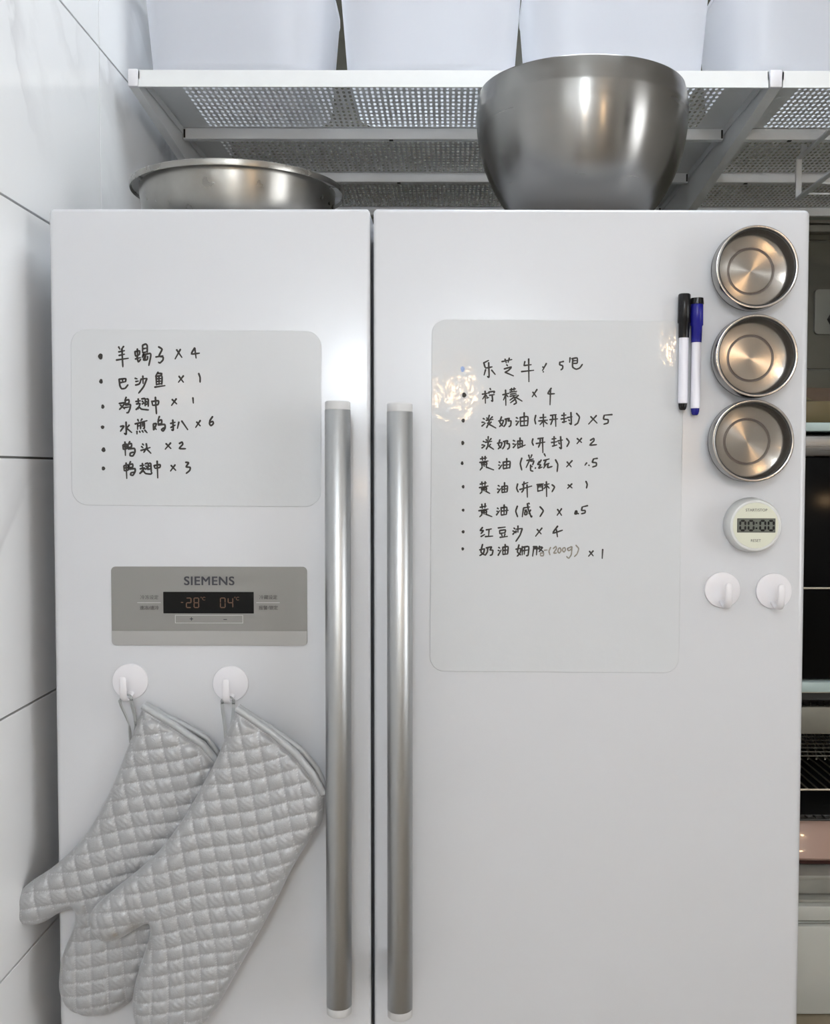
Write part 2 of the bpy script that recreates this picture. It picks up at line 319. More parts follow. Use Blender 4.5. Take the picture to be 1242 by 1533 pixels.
line('R', *Fq, (60, 95, 11, 15), "200,62 250,55;215,45 218,75;238,42 238,72;195,90 262,78;210,95 215,125;210,95 250,90 245,122;230,80 230,122;212,108 246,105;215,128 198,150;245,125 305,148;345,85 355,92;342,110 352,112;345,140 368,108;378,85 378,140;378,88 430,82 428,135;405,58 404,138;378,112 430,105;378,138 430,130;522,55 510,100 522,150;575,32 582,60;600,30 590,55;560,75 612,62;585,65 555,130;590,80 615,78 605,110;590,108 590,150 610,158;600,120 602,125;628,130 625,138;660,80 645,105 668,108 650,135;655,135 680,125;672,70 660,95;695,22 705,42;690,75 735,62;710,70 695,110 735,95;705,110 690,135;725,105 722,130 758,120;782,68 800,105 795,162;912,75 868,125;872,85 905,125;1025,92 1010,112;1040,110 1045,115;1108,58 1075,62;1078,62 1068,88 1098,92 1098,115 1068,125")
line('R', *Fq, (68, 278, 11, 14), "198,258 248,248;212,240 216,270;238,238 236,268;192,285 262,272;210,290 214,315;210,290 248,285 245,312;230,275 230,312;212,302 245,298;212,318 198,332;242,312 275,330;338,268 350,275;332,295 345,298;335,325 358,292;368,275 368,322;368,278 410,272 408,318;388,245 388,320;368,300 410,292;368,322 408,318;490,255 482,290 495,320;540,240 535,255;525,262 570,245;505,300 600,272;535,262 535,300 520,322;562,262 565,360;638,262 690,255;645,265 645,315;645,265 680,262 682,308;658,262 656,285;668,262 670,285;645,312 680,305;695,265 735,255;712,238 714,355;708,275 692,295;718,272 735,290;755,262 775,280 755,318;910,255 875,292;880,262 912,288;1018,235 1028,260 1022,290")
line('R', *G, (68, 97, 11, 12), "198,75 248,65;212,50 216,85;238,45 236,80;188,102 262,88;210,105 214,132;210,105 248,100 245,130;230,90 230,130;212,118 245,115;212,132 195,150;242,128 292,148;332,80 342,88;328,105 338,108;325,135 350,100;362,75 362,135;362,80 405,75 402,132;385,55 384,135;362,105 418,98;362,135 402,130;488,65 475,105 490,150;535,80 585,72;535,82 525,150;565,45 572,90 595,150 600,140;575,42 582,50;545,98 562,95;545,110 562,108 560,130 545,132 545,110;590,95 575,125;662,70 688,102 662,148;830,85 795,138;798,90 830,138;940,102 933,125 948,125 948,105 940,102;958,122 962,127;1032,62 990,72;990,72 985,98 1012,100 1010,118 982,125")
line('R', *G, (68, 265, 12, 13), "218,230 200,255 225,255 205,280;205,302 235,285;245,250 288,242;268,245 265,295;238,302 298,298;338,235 395,228;350,255 350,278;350,255 395,250 390,275;350,278 390,272;365,285 370,298;392,282 385,298;352,308 412,300;460,235 472,245;452,258 465,262;452,285 478,255;492,218 492,270;480,245 525,238;525,240 508,290 475,340;480,260 475,275;678,235 628,300;640,245 672,282;800,220 762,275 838,252;790,248 798,305")
line('R', *G, (64, 397, 11, 13), "195,405 235,395;218,362 205,420 235,445;232,400 225,430 195,450;245,390 288,382 275,405 298,408 292,440 275,448;258,392 255,420 238,448;342,385 352,392;338,408 348,412;338,448 362,405;375,382 375,440;375,385 415,380 412,438;393,362 393,440;375,410 415,405;375,440 412,436;475,400 515,392;500,365 488,420 515,445;515,395 508,430 485,455;525,378 525,445;525,385 575,380 570,445 555,450;545,380 540,440;525,412 570,405;610,380 640,378;615,385 605,455;640,382 635,445;622,380 620,400;632,380 630,400;660,375 648,400;655,385 682,385 655,420;655,395 690,420;1075,412 1038,455;1045,415 1075,452;1148,400 1144,472")
line('R', *G, None, "665,430 690,428 688,450 668,450 665,430;695,408 720,405;745,385 732,415 740,445;765,395 785,378 790,395 768,430 792,428;808,392 800,415 812,430 825,412 820,390 808,392;845,388 835,405 848,422 860,405 855,388 845,388;895,385 875,395 885,412 908,395 905,380 895,385;910,380 905,440 885,470 868,455;940,368 962,395 950,435 928,458", 'faded')
# ================================================================= the room
WX = -0.518                                    # face of the tiled wall on the left
YB, YR, XR, ZC = 1.215, -3.8, 2.5, 2.75
def struct(mb, name, m, **k): o = mb.build(name, m, **k); o['kind'] = 'structure'; return o
o = struct(MB().box(WX-.3, XR+.2, YR-.2, YB+.2, -.12, 0), 'floor', M_floor)
o = struct(MB().box(WX-.3, XR+.2, YR-.2, YB+.2, ZC, ZC+.12), 'ceiling', M_ceil)
wl = struct(MB().box(WX-.25, WX-.007, YR, YB, 0, ZC), 'wall_left', M_grout)
wb = struct(MB().box(WX-.25, XR, YB+.007, YB+.2, 0, ZC), 'wall_back', M_grout)
struct(MB().box(WX-.25, XR+.15, YR-.15, YR, 0, ZC), 'wall_rear', M_paint)
wy0, wy1, wz0, wz1 = WIN
struct(MB().box(XR, XR+.15, YR, wy0, 0, ZC).box(XR, XR+.15, wy1, YB, 0, ZC).box(XR, XR+.15, wy0, wy1, 0, wz0).box(XR, XR+.15, wy0, wy1, wz1, ZC), 'wall_right', M_paint)
wf = MB(); ym = (wy0+wy1)/2
for a, b in ((wy0, wy0+.05), (wy1-.05, wy1), (ym-.025, ym+.025)): wf.box(XR+.04, XR+.10, a, b, wz0, wz1, .004)
for a, b in ((wz0, wz0+.05), (wz1-.05, wz1)): wf.box(XR+.04, XR+.10, wy0, wy1, a, b, .004)
wn = struct(wf, 'fill_window', M_frame)  # unseen window, added to light the room from the right
for a, b in ((wy0+.05, ym-.025), (ym+.025, wy1-.05)): MB().box(XR+.068, XR+.072, a, b, wz0+.05, wz1-.05).build('pane', M_film, wn)
# tiles: joints fitted to the photo (0.30 m courses, one upright joint level with z = 1.52 m from the camera)
zj = onY(75, 688.5, onY(0, 0, 0).y).z
def depth_tile_z(px, py, X):                   # height of a joint seen at a pixel on the plane X
    r = ray(px, py); return (CAM + r*((X-CAM.x)/r.x))
j1 = depth_tile_z(75, 335, WX).z; j3 = depth_tile_z(75, 1037, WX).z; TH = (j1-j3)/2
yj = depth_tile_z(150, 200, WX).y; TW = 2*TH
tm = None
G_ = .0014
ky = int((yj-YR)/TW)+1; y = yj-ky*TW
while y < YB-.02:
    z = j1-math.ceil(j1/TH)*TH
    while z < ZC-.01:
        a0, a1, b0, b1 = max(y, YR), min(y+TW, YB), max(z, 0), min(z+TH, ZC)
        if a1-a0 > .03 and b1-b0 > .02:
            full = abs(a1-a0-TW) < 1e-4 and abs(b1-b0-TH) < 1e-4
            if full and tm: t = bpy.data.objects.new('tile', tm); C.objects.link(t); t.parent = wl
            else:
                t = MB().box(-.007, 0, G_, a1-a0-G_, G_, b1-b0-G_, .0004, 1).build('tile', M_tile); t.parent = wl
                if full: tm = t.data
            t.location = (WX, a0, b0)
        z += TH
    y += TW
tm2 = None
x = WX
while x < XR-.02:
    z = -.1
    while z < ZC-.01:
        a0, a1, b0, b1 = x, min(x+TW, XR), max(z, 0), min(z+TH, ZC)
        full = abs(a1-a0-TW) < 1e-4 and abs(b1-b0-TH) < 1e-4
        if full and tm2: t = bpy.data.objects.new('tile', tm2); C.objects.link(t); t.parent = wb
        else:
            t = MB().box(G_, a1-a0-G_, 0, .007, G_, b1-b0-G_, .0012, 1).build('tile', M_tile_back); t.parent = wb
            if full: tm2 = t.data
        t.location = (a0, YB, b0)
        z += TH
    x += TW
# ================================================================= lamps of the room (behind and above the photographer)
gx_, gy_, gz_ = GLOBE_P
cl = thing('ceiling_light', 'round opal glass globe under the kitchen ceiling', 'light', (gx_, gy_, ZC))
MB().lathe([(GLOBE_R*math.cos(a), GLOBE_R*math.sin(a)) if abs(a) < 1.57 else (0, GLOBE_R*math.sin(a)) for a in np.linspace(-PI/2, 1.2, 24)], (gx_, gy_, gz_), n=48).build('globe', M_globe, cl)
MB().lathe([(0, GLOBE_R*.93), (GLOBE_R*.40, GLOBE_R*.93), (GLOBE_R*.42, ZC-gz_-.02), (.10, ZC-gz_-.001), (0, ZC-gz_-.001)], (gx_, gy_, gz_), n=48).build('mount', M_frame, cl)
xp_, yp_ = PANEL_P
cp_ = thing('led_panel', 'square white LED panel set in the ceiling above the front of the refrigerator', 'light', (xp_, yp_, ZC))
lf = MB()
for q in ((-.31, .31, -.31, -.28), (-.31, .31, .28, .31), (-.31, -.28, -.28, .28), (.28, .31, -.28, .28)): lf.box(xp_+q[0], xp_+q[1], yp_+q[2], yp_+q[3], ZC-.018, ZC, .002)
lf.build('frame', M_frame, cp_); MB().box(xp_-.28, xp_+.28, yp_-.28, yp_+.28, ZC-.012, ZC-.003).build('diffuser', M_led_panel, cp_)
def pendant(x, y, z, r, lab):
    p = thing('pendant_lamp', lab, 'lamp', (x, y, ZC), 'pendant lamps behind the photographer')
    n = 20; pr = [(0, -r)]+[(r*math.cos(a), r*math.sin(a)) for a in np.linspace(-1.35, 1.25, n)]
    MB().lathe([(a, b) for a, b in pr], (x, y, z), n=32).build('bulb', M_bulb, p)
    MB().lathe([(0, r*.9), (.022, r*.9), (.024, r*.95+.03), (.016, r+.06), (0, r+.06)], (x, y, z), n=24).build('socket', M_cord, p)
    MB().tube([(x, y, z+r+.055), (x, y, ZC-.02)], .003, 8).build('cord', M_cord, p)
    MB().lathe([(0, ZC), (.05, ZC), (.05, ZC-.015), (.01, ZC-.03), (0, ZC-.03)], (x, y, 0), n=32).build('canopy', M_cord, p)
pendant(.80, -2.15, 1.90, .055, 'warm glass pendant bulb hanging to the right')
pendant(.01, -2.75, 1.78, .042, 'warm glass pendant bulb hanging further back')

# ================================================================= refrigerator
ZT = onY(600, 312.5).z; XL = onY(72, 330).x; XRr = onY(1214.5, 330).x; XG = onY(556.5, 600).x
ZB = .07
fr = thing('refrigerator', 'large white two-door refrigerator with long aluminium bar handles', 'refrigerator', ((XL+XRr)/2, .35, 0))
MB().box(XL+.004, XRr-.004, .062, .70, .03, ZT-.002, .006).build('body', M_body, fr)
MB().box(XL+.02, XRr-.02, .03, .68, 0, .06).build('plinth', M_gasket, fr)
def door(x0, x1, rl, rr):
    mb = MB()
    # horizontal section with rounded upright front edges, swept down the height, small radius on top
    def sec(d):
        P = []
        for cx, r, a0, a1 in ((x0+rl, rl, 180, 270), (x1-rr, rr, 270, 360)):
            for i in range(7):
                a = math.radians(a0+(a1-a0)*i/6); P.append((cx+max(r-d, .0005)*math.cos(a), r+max(r-d, .0005)*math.sin(a)))
        P += [(x1-d, .056-d), (x0+d, .056-d)]; return P
    R = []
    for z, d in ((ZT, .005), (ZT-.0007, .0026), (ZT-.0025, .0008), (ZT-.005, 0), (ZB+.005, 0), (ZB, .004)):
        R.append([mb.bm.verts.new((px, py, z)) for px, py in sec(d)])
    m = len(R[0])
    for A_, B_ in zip(R, R[1:]):
        for i in range(m): mb.bm.faces.new((A_[i], A_[(i+1) % m], B_[(i+1) % m], B_[i]))
    mb.bm.faces.new(R[0]); mb.bm.faces.new(R[-1][::-1])
    return mb.build('door', M_door, fr, angle=50)
GAP = .0021
dl = door(XL, XG-GAP, .007, .004); dr = door(XG+GAP, XRr, .004, .010)
MB().box(XL+.012, XG-.012, .0555, .0625, ZB+.02, ZT-.012).box(XG+.012, XRr-.012, .0555, .0625, ZB+.02, ZT-.012).box(XG-.014, XG+.014, .045, .056, ZB+.01, ZT-.03).build('gasket', M_gasket, fr)
def handle(pxc, pyt, pyb, ang):
    yh = -.048; r = onY(pxc+19.2, 900, yh).x-onY(pxc, 900, yh).x
    top = onY(pxc, pyt, yh); bot = onY(pxc, pyb, yh); x = top.x; zt, zb = top.z, bot.z-r*.0
    pr = lambda rr: [(rr, zb), (rr, zt)]
    h = MB().lathe([(0, zb), (r-.0004, zb), (r, zb+.0004), (r, zt-.0004), (r-.0004, zt), (0, zt)], (x, yh, 0), n=56).build('handle', M_alu, fr, angle=60)
    ch = .0098
    for z0, z1, s in ((zt, zt+ch, 1), (zb-ch, zb, -1)):
        rr = r*.985
        P = [(0, z0), (rr, z0), (rr, z1-.0015), (rr-.0015, z1), (0, z1)] if s > 0 else [(0, z1), (rr, z1), (rr, z0+.0015), (rr-.0015, z0), (0, z0)]
        MB().lathe(P, (x, yh, 0), n=56).build('end_cap', M_cap, h, angle=50)
        zc = zt-.03 if s > 0 else zb+.03
        MB().box(x-.007, x+.007, yh+r*.5, .001, zc-.022, zc+.022, .003).build('bracket', M_cap, h)
    return h
handle(505.2, 613.5, 1504, 0); handle(598.3, 616.5, 1509, 0)
# ---- control panel on the left door
def rx(px, py, Y=0.0): p = onY(px, py, Y); return p.x, p.z
x0, z1 = rx(166.5, 848); x1, z0 = rx(460, 966.5); zs = rx(300, 944.5)[1]
cp = MB().slab(rrect(x0, x1, z0, z1, .0055), -.0012, .002).build('control_panel', M_panel, fr, angle=30)
tag(cp, 'grey control panel with a black display')
P = [p for p in rrect(x0, x1, z0, z1, .0055) if p[1] < zs]; P = [(x1, zs)]+[p for p in sorted(P[9:], key=lambda q: 0)] if False else None
low = [(x0, zs)] + [p for p in rrect(x0, x1, z0, z1, .0055)[18:]] + [(x1, zs)]
MB().slab(low, -.0016, .001).build('lower_strip', M_panel_lo, cp)
a, b = rx(245, 918); c, d = rx(380, 886)
MB().slab(rrect(a, c, b, d, .0006, 2), -.0016, .001).build('display', M_disp, cp)
px2 = lambda px, py: rx(px, py, -.0016)
s = .92/1256*1.0
xx, zz = px2(313, 870.3); text_mesh('SIEMENS', .0147, xx, -.00165, zz, M_print, 'brand_lettering', cp, heavy=.00030, sx=1.05, spacing=1.08)
for t, cx, cy, sz in (('冷冻设定', 223.5, 894.6, .0058), ('速冻/速冷', 223.5, 910.3, .0058), ('冷藏设定', 401.5, 894.6, .0058), ('报警/锁定', 401.5, 910.3, .0058)):
    xx, zz = px2(cx, cy); text_mesh(t, sz*.95, xx, -.00165, zz, M_print2, 'panel_lettering', cp)
ln = MB()
for a_, b_ in ((205.5, 240.5), (383.5, 418.5)):
    q0 = px2(a_, 902.2); q1 = px2(b_, 902.2); ln.box(q0[0], q1[0], -.00175, -.001, q0[1]-.0003, q0[1]+.0003)
q0 = px2(262, 933); q1 = px2(363.5, 921)
for bx_ in ((q0[0], q1[0], q0[1], q0[1]+.0005), (q0[0], q1[0], q1[1]-.0005, q1[1]), (q0[0], q0[0]+.0005, q0[1], q1[1]), (q1[0]-.0005, q1[0], q0[1], q1[1])): ln.box(bx_[0], bx_[1], -.00175, -.001, bx_[2], bx_[3])
ln.build('button_outline', M_line, cp, smooth=False)
for t, cx in (('+', 286.5), ('-', 337)):
    xx, zz = px2(cx, 927); text_mesh(t if t == '+' else '\u2013', .0075, xx, -.00165, zz, M_print, 'button_mark', cp, bold=.0002)
SEG = {'0': 'abcdef', '2': 'abged', '8': 'abcdefg', '4': 'fgbc', '-': 'g'}
def seg_digit(mb, ch, x, z, w, h, t, y, lean=0.0, gap=.12):
    "seven segments; (x,z) lower left"
    g = t*gap
    def bar(xa, za, xb, zb):
        horiz = abs(xb-xa) > abs(zb-za)
        if horiz: v = [(xa+g, za), (xa+g+t/2, za+t/2), (xb-g-t/2, za+t/2), (xb-g, za), (xb-g-t/2, za-t/2), (xa+g+t/2, za-t/2)]
        else: v = [(xa, za+g), (xa+t/2, za+g+t/2), (xa+t/2, zb-g-t/2), (xa, zb-g), (xa-t/2, zb-g-t/2), (xa-t/2, za+g+t/2)]
        v = [(p+lean*(q-z), q) for p, q in v]; mb.slab(v, y-.0002, y)
    S_ = {'a': (x, z+h, x+w, z+h), 'g': (x, z+h/2, x+w, z+h/2), 'd': (x, z, x+w, z), 'f': (x, z+h/2, x, z+h), 'b': (x+w, z+h/2, x+w, z+h), 'e': (x, z, x, z+h/2), 'c': (x+w, z, x+w, z+h/2)}
    for k in SEG[ch]: bar(*S_[k])
dg = MB()
u = 1/1256
for ch, cx in (('2', 279), ('8', 290.5), ('0', 330), ('4', 341.5)):
    q = px2(cx, 909.5); dg = MB(); seg_digit(dg, ch, q[0], q[1], 7.0*u, 14.5*u, 1.3*u, -.00165); dg.build('display_digit', M_led, cp, smooth=False)
q = px2(270.5, 908.7); dg = MB(); seg_digit(dg, '-', q[0], q[1]-0*u, 4*u, 14*u, 1.2*u, -.00165); dg.build('display_minus', M_led, cp, smooth=False)
for cx in (303.5, 354): xx, zz = px2(cx, 896.5); text_mesh('°C', .0058, xx, -.0017, zz, M_led, 'degree_mark', cp)

# ================================================================= whiteboard films with their handwriting
def ribbon(mb, pts, wd, y):
    "smooth flat pen stroke"
    P = [np.array(p, float) for p in pts]
    if len(P) > 2:
        Q = []
        E_ = [2*P[0]-P[1]]+P+[2*P[-1]-P[-2]]
        for i in range(1, len(E_)-2):
            p0, p1, p2, p3 = E_[i-1:i+3]; n = 4
            # keep corners fairly crisp: half-tension spline
            for k in range(n):
                t = k/n; m1, m2 = (p2-p0)*.28, (p3-p1)*.28
                Q.append((2*t**3-3*t**2+1)*p1+(t**3-2*t**2+t)*m1+(-2*t**3+3*t**2)*p2+(t**3-t**2)*m2)
        Q.append(P[-1]); P = Q
    n = len(P); Lf, Rt = [], []
    for i in range(n):
        d = P[min(i+1, n-1)]-P[max(i-1, 0)]; d = d/(np.linalg.norm(d)+1e-9); nn = np.array((-d[1], d[0]))
        h = wd/2*(1.08 if i < n*.3 else 1.0 if i < n-1 else .72)
        Lf.append(P[i]+nn*h); Rt.append(P[i]-nn*h)
    d0 = (P[0]-P[1]); d0 = d0/(np.linalg.norm(d0)+1e-9); d1 = (P[-1]-P[-2]); d1 = d1/(np.linalg.norm(d1)+1e-9)
    out = [P[0]+d0*wd*.42]+Lf+[P[-1]+d1*wd*.3]+Rt[::-1]
    vs = [(p[0], y, p[1]) for p in out]; b = [mb.bm.verts.new(v) for v in vs]
    nL = len(Lf)
    mb.bm.faces.new((b[0], b[1], b[-1]))
    for i in range(nL-1): mb.bm.faces.new((b[1+i], b[2+i], b[-2-i], b[-1-i]))
    mb.bm.faces.new((b[nL], b[nL+1], b[nL+2]))
def board(key, quad, rad, label, wd):
    (ax, ay), (bx, by), (cx, cy), (dx, dy) = quad      # tl, tr, br, bl pixels
    tl, tr, br, bl = [np.array(rx(*p)) for p in quad]
    w = (np.linalg.norm(tr-tl)+np.linalg.norm(br-bl))/2; h = (np.linalg.norm(bl-tl)+np.linalg.norm(br-tr))/2
    cen = (tl+tr+br+bl)/4; ang = math.atan2(tr[1]-tl[1], tr[0]-tl[0])
    root = thing('whiteboard_sheet', label, 'whiteboard', (cen[0], 0, cen[1]), 'magnetic whiteboard sheets on the refrigerator doors')
    ca, sa = math.cos(ang), math.sin(ang)
    P = [(cen[0]+x*ca-z*sa, cen[1]+x*sa+z*ca) for x, z in rrect(-w/2, w/2, -h/2, h/2, rad, 10)]
    mb = MB(); n = len(P); T = .0010
    Pi = [(cen[0]+x*ca-z*sa, cen[1]+x*sa+z*ca) for x, z in rrect(-w/2+.0007, w/2-.0007, -h/2+.0007, h/2-.0007, rad-.0007, 10)]
    r0 = [mb.bm.verts.new((x, -.0001, z)) for x, z in P]; r1 = [mb.bm.verts.new((x, -T+.0004, z)) for x, z in P]; r2 = [mb.bm.verts.new((x, -T, z)) for x, z in Pi]
    for A_, B_ in ((r0, r1), (r1, r2)):
        for i in range(n): mb.bm.faces.new((A_[i], A_[(i+1) % n], B_[(i+1) % n], B_[i]))
    mb.bm.faces.new(r2); mb.bm.faces.new(r0[::-1])
    mb.build('sheet', M_sheet, root, angle=20)
    y = -T-.0001
    for (ox, oy, sc, bul, st, ink) in INK[key]:
        col = {'black': M_ink, 'faded': M_ink2, 'blue': M_inkb}[ink]
        if bul:
            bx_, by_ = rx(ox+bul[0]/sc, oy+bul[1]/sc, y); ra, rb = bul[2]/sc/1256, bul[3]/sc/1256
            o = MB().slab([(bx_+ra*math.cos(a)*(1+.12*math.sin(3*a+bul[0])), by_+rb*math.sin(a)) for a in np.linspace(0, 2*PI, 18)[:-1]], y-.00005, y+.00005).build('bullet_mark', col, root, smooth=False)
            if ink == 'blue': o['label'] = 'pale blue bullet dot'
        S_ = []
        for sstr in st.split(';'):
            if sstr: S_.append([tuple(map(float, a.split(','))) for a in sstr.split()])
        S_.sort(key=lambda q: min(p[0] for p in q)); groups = []; right = -1e9
        for q in S_:                               # strokes close together make one character
            if min(p[0] for p in q) > right+1.2*sc: groups.append([])
            groups[-1].append(q); right = max(right, max(p[0] for p in q))
        for gq in groups:
            m = MB()
            for sidx, q in enumerate(gq):
                ribbon(m, [rx(ox+a/sc, oy+c_/sc, y) for a, c_ in q], wd*{'faded': .8}.get(ink, 1), y - .00004 - .00002*(sidx % 3))
            o = m.build('handwritten_character', col, root, smooth=False)
            if ink == 'faded': o['label'] = 'faded grey-brown handwritten character'
board('L', ((106.5, 492), (481, 495), (481, 759), (107, 756.5)), .020, 'small whiteboard sheet with six handwritten lines on the left refrigerator door', 2.75*u)
board('R', ((645, 477.5), (1022.5, 480), (1017, 1008.5), (644, 1004)), .018, 'tall whiteboard sheet with nine handwritten lines on the right refrigerator door', 2.5*u)
# ================================================================= magnetic tins
def make_tin(c, label):
    t = thing('magnetic_tin', label, 'tin', (c[0], 0, c[1]), 'round magnetic tins in a column')
    D = .031; R = .0478; o3 = (c[0], 0, c[1])
    MB().lathe([(0, -.0003), (R-.004, -.0003), (R-.0015, -.002), (R-.001, -.0045), (R-.001, -D*.62)], o3, 'Y', 72).build('cup', M_tin, t, angle=50)
    # base as seen inside: spun disc with a pressed ring
    MB().lathe([(0, -.003), (.0253, -.003)], o3, 'Y', 72).build('spun_base', M_spun, t, recalc=True)
    MB().lathe([(.0252, -.003), (.0258, -.0020), (.0278, -.0020), (.0284, -.003)], o3, 'Y', 72).build('pressed_ring', M_tinring, t, angle=60)
    MB().lathe([(.0283, -.003), (.0405, -.003), (.0440, -.0042), (R-.002, -.0075), (R-.002, -D*.6)], o3, 'Y', 72).build('inner_wall', M_spun, t, angle=60)
    MB().lathe([(R-.001, -.0105), (R+.0007, -.0105), (R+.0007, -D+.0015), (R+.0001, -D+.0003), (R-.0009, -D), (R-.0024, -D+.0006), (R-.0028, -D+.0022), (R-.0018, -D*.6)], o3, 'Y', 72).build('lid_ring', M_tin, t, angle=40)
    MB().lathe([(R+.0009, -.0098), (R+.0009, -.0108), (R-.0002, -.0108), (R-.0002, -.0098), (R+.0009, -.0098)], o3, 'Y', 72).build('lid_seam', M_rubber, t)
    MB().lathe([(R-.0040, -D+.0020), (R-.0026, -D+.0012), (R-.0026, -D+.0032), (R-.0038, -D+.0032), (R-.0040, -D+.0020)], o3, 'Y', 72).build('window_seal', M_rubber, t)
    MB().lathe([(0, -D+.0018), (R-.0027, -D+.0018)], o3, 'Y', 72).build('window', M_film, t)
    return t
pos = [onY(cx, cy, -.031) for cx, cy in ((1133.6, 399.3), (1133, 532.5), (1127.6, 660))]
t0 = make_tin((pos[0].x, pos[0].z), 'topmost of the three round steel tins, near the refrigerator corner')
for p, lab in ((pos[1], 'middle of the three round steel tins, level with the markers'), (pos[2], 'lowest of the three round steel tins, just above the timer')):
    t = copy_tree(t0); t.location = (p.x, 0, p.z); t['label'] = lab
# ================================================================= timer
c = onY(1131, 786.8, -.024); o3 = (c.x, 0, c.z)
tm_ = thing('kitchen_timer', 'round white digital timer with cream face stuck below the tins', 'timer', o3)
r = .0305
MB().lathe([(0, -.0003), (r+.0015, -.0003), (r+.0025, -.002), (r+.0008, -.021), (r-.0006, -.0236), (r-.0022, -.0240), (r-.0026, -.0236), (0, -.0236)], o3, 'Y', 72).build('case', M_timer, tm_, angle=40)
MB().lathe([(0, -.0239), (r-.0038, -.0239), (r-.0034, -.0236)], o3, 'Y', 64).build('face', M_cream, tm_)
Yf = -.0241
a, b = rx(1103, 797.2, Yf); c_, d = rx(1160.5, 776.2, Yf)
MB().slab([(a, b), (c_, b), (c_, d), (a, d)], Yf, -.0236).build('display_frame', M_lcdframe, tm_)
MB().slab([(a+.0008, b+.0008), (c_-.0008, b+.0008), (c_-.0008, d-.0008), (a+.0008, d-.0008)], Yf-.0002, -.0238).build('display', M_lcd, tm_)
uu = (c_-a)/57.5
for k in (4.5, 17.0, 34.5, 47.0): dg = MB(); seg_digit(dg, '0', a+k*uu, b+3.4*uu, 7.6*uu, 14.2*uu, 3.0*uu, Yf-.00025, 0); dg.build('display_digit', M_black, tm_, smooth=False)
dg = MB()
for z_ in (6.5, 14.5): dg.slab([(a+27.6*uu, b+(z_-1.2)*uu), (a+30.2*uu, b+(z_-1.2)*uu), (a+30.2*uu, b+(z_+1.2)*uu), (a+27.6*uu, b+(z_+1.2)*uu)], Yf-.0005, Yf-.00025)
dg.build('display_colon', M_black, tm_, smooth=False)
xx, zz = rx(1132, 763.8, Yf); text_mesh('START/STOP', .0046, xx, Yf+.00005, zz, M_print2, 'button_lettering', tm_)
xx, zz = rx(1131, 809.5, Yf); text_mesh('RESET', .0046, xx, Yf+.00005, zz, M_print2, 'button_lettering', tm_)
# ================================================================= hooks
def make_hook(x, z, label):
    h = thing('adhesive_hook', label, 'hook', (x, 0, z), 'round white stick-on hooks')
    r = .0216
    MB().lathe([(0, -.0002), (r, -.0002), (r, -.0022), (r-.0004, -.0029), (r-.0014, -.0032), (0, -.0034)], (x, 0, z), 'Y', 56).build('disc', M_plast, h, angle=40)
    path = [(x+.0005, -.002, z-.0135), (x+.0005, -.008, z-.0165), (x+.0005, -.015, z-.0185), (x+.0003, -.022, z-.0180), (x, -.0275, z-.0140), (x, -.0300, z-.0070), (x, -.0305, z+.0010), (x, -.0302, z+.0085), (x, -.0300, z+.0105), (x, -.0300, z+.0115)]
    sc = [1.1, 1, 1, 1, 1, 1, .97, .92, .72, .4]
    pr = [(.0047*math.cos(a)*(1 if abs(math.cos(a)) < .9 else .97), .0020*math.sin(a)) for a in np.linspace(0, 2*PI, 15)[:-1]]
    MB().sweep(path, pr, side=(1, 0, 0), scale=sc).build('hook_arm', M_plast, h, angle=60)
    return h
H = [rx(194.4, 1020.4, -.003), rx(344.9, 1023.6, -.003), rx(1081.5, 883.2, -.003), rx(1158.4, 885, -.003)]
labs = ['white round hook holding the left oven mitt', 'white round hook holding the right oven mitt', 'empty white round hook below the timer, the one further left', 'empty white round hook nearest the right edge of the door']
h0 = make_hook(H[0][0], H[0][1], labs[0])
for q, lab in zip(H[1:], labs[1:]):
    t = copy_tree(h0); t.location = (q[0], 0, q[1]); t['label'] = lab
# ================================================================= markers
def marker(px_t, px_b, yt, y_clip, y_cap, y_bar, y_end, m, mtop, label):
    Y = -.0085; wt = onY(px_t, yt, Y); wb_ = onY(px_b, y_end, Y)
    root = thing('marker_pen', label, 'marker', (wt.x, Y, wb_.z), 'whiteboard markers stuck to the door')
    def P(py): t = (py-yt)/(y_end-yt); return onY(px_t+(px_b-px_t)*t, py, Y)
    d = (wb_-wt).normalized()
    def cyl(name, prof, mt, parent=root):      # prof: (pixel y, radius)
        mb = MB(); n = 28; R = []
        for py, r in prof:
            p = P(py); R.append([mb.bm.verts.new(p+Vector((r*math.cos(2*PI*i/n), r*math.sin(2*PI*i/n), 0))) for i in range(n)])
        for A_, B_ in zip(R, R[1:]):
            for i in range(n): mb.bm.faces.new((A_[i], A_[(i+1) % n], B_[(i+1) % n], B_[i]))
        mb.bm.faces.new(R[0]); mb.bm.faces.new(R[-1][::-1]); return mb.build(name, mt, parent, angle=50)
    cap = cyl('cap', [(yt+.5, .0062), (yt+2, .0073), (y_clip, .0077), (y_clip+1.5, .0066), (y_cap, .0062)], m)
    if mtop: cyl('cap_top', [(yt-.5, .0050), (yt, .0074), (yt+9, .0080), (yt+9.5, .0074)], mtop, cap)
    cyl('barrel', [(y_cap, .0056), (y_bar, .0056), (y_bar+.5, .0050)], M_barrel)
    cyl('end_plug', [(y_bar+.3, .0050), (y_bar+5, .0048), (y_end-1.5, .0040), (y_end, .0028)], m)
    return root
marker(1024.3, 1021.3, 439.5, 483, 506, 603.5, 614, M_black, None, 'marker pen with black cap and white barrel, left of the pair')
marker(1043.3, 1040.0, 446.5, 487, 513, 611, 621.5, M_blue, M_black, 'marker pen with blue cap and white barrel, nearer the tins')
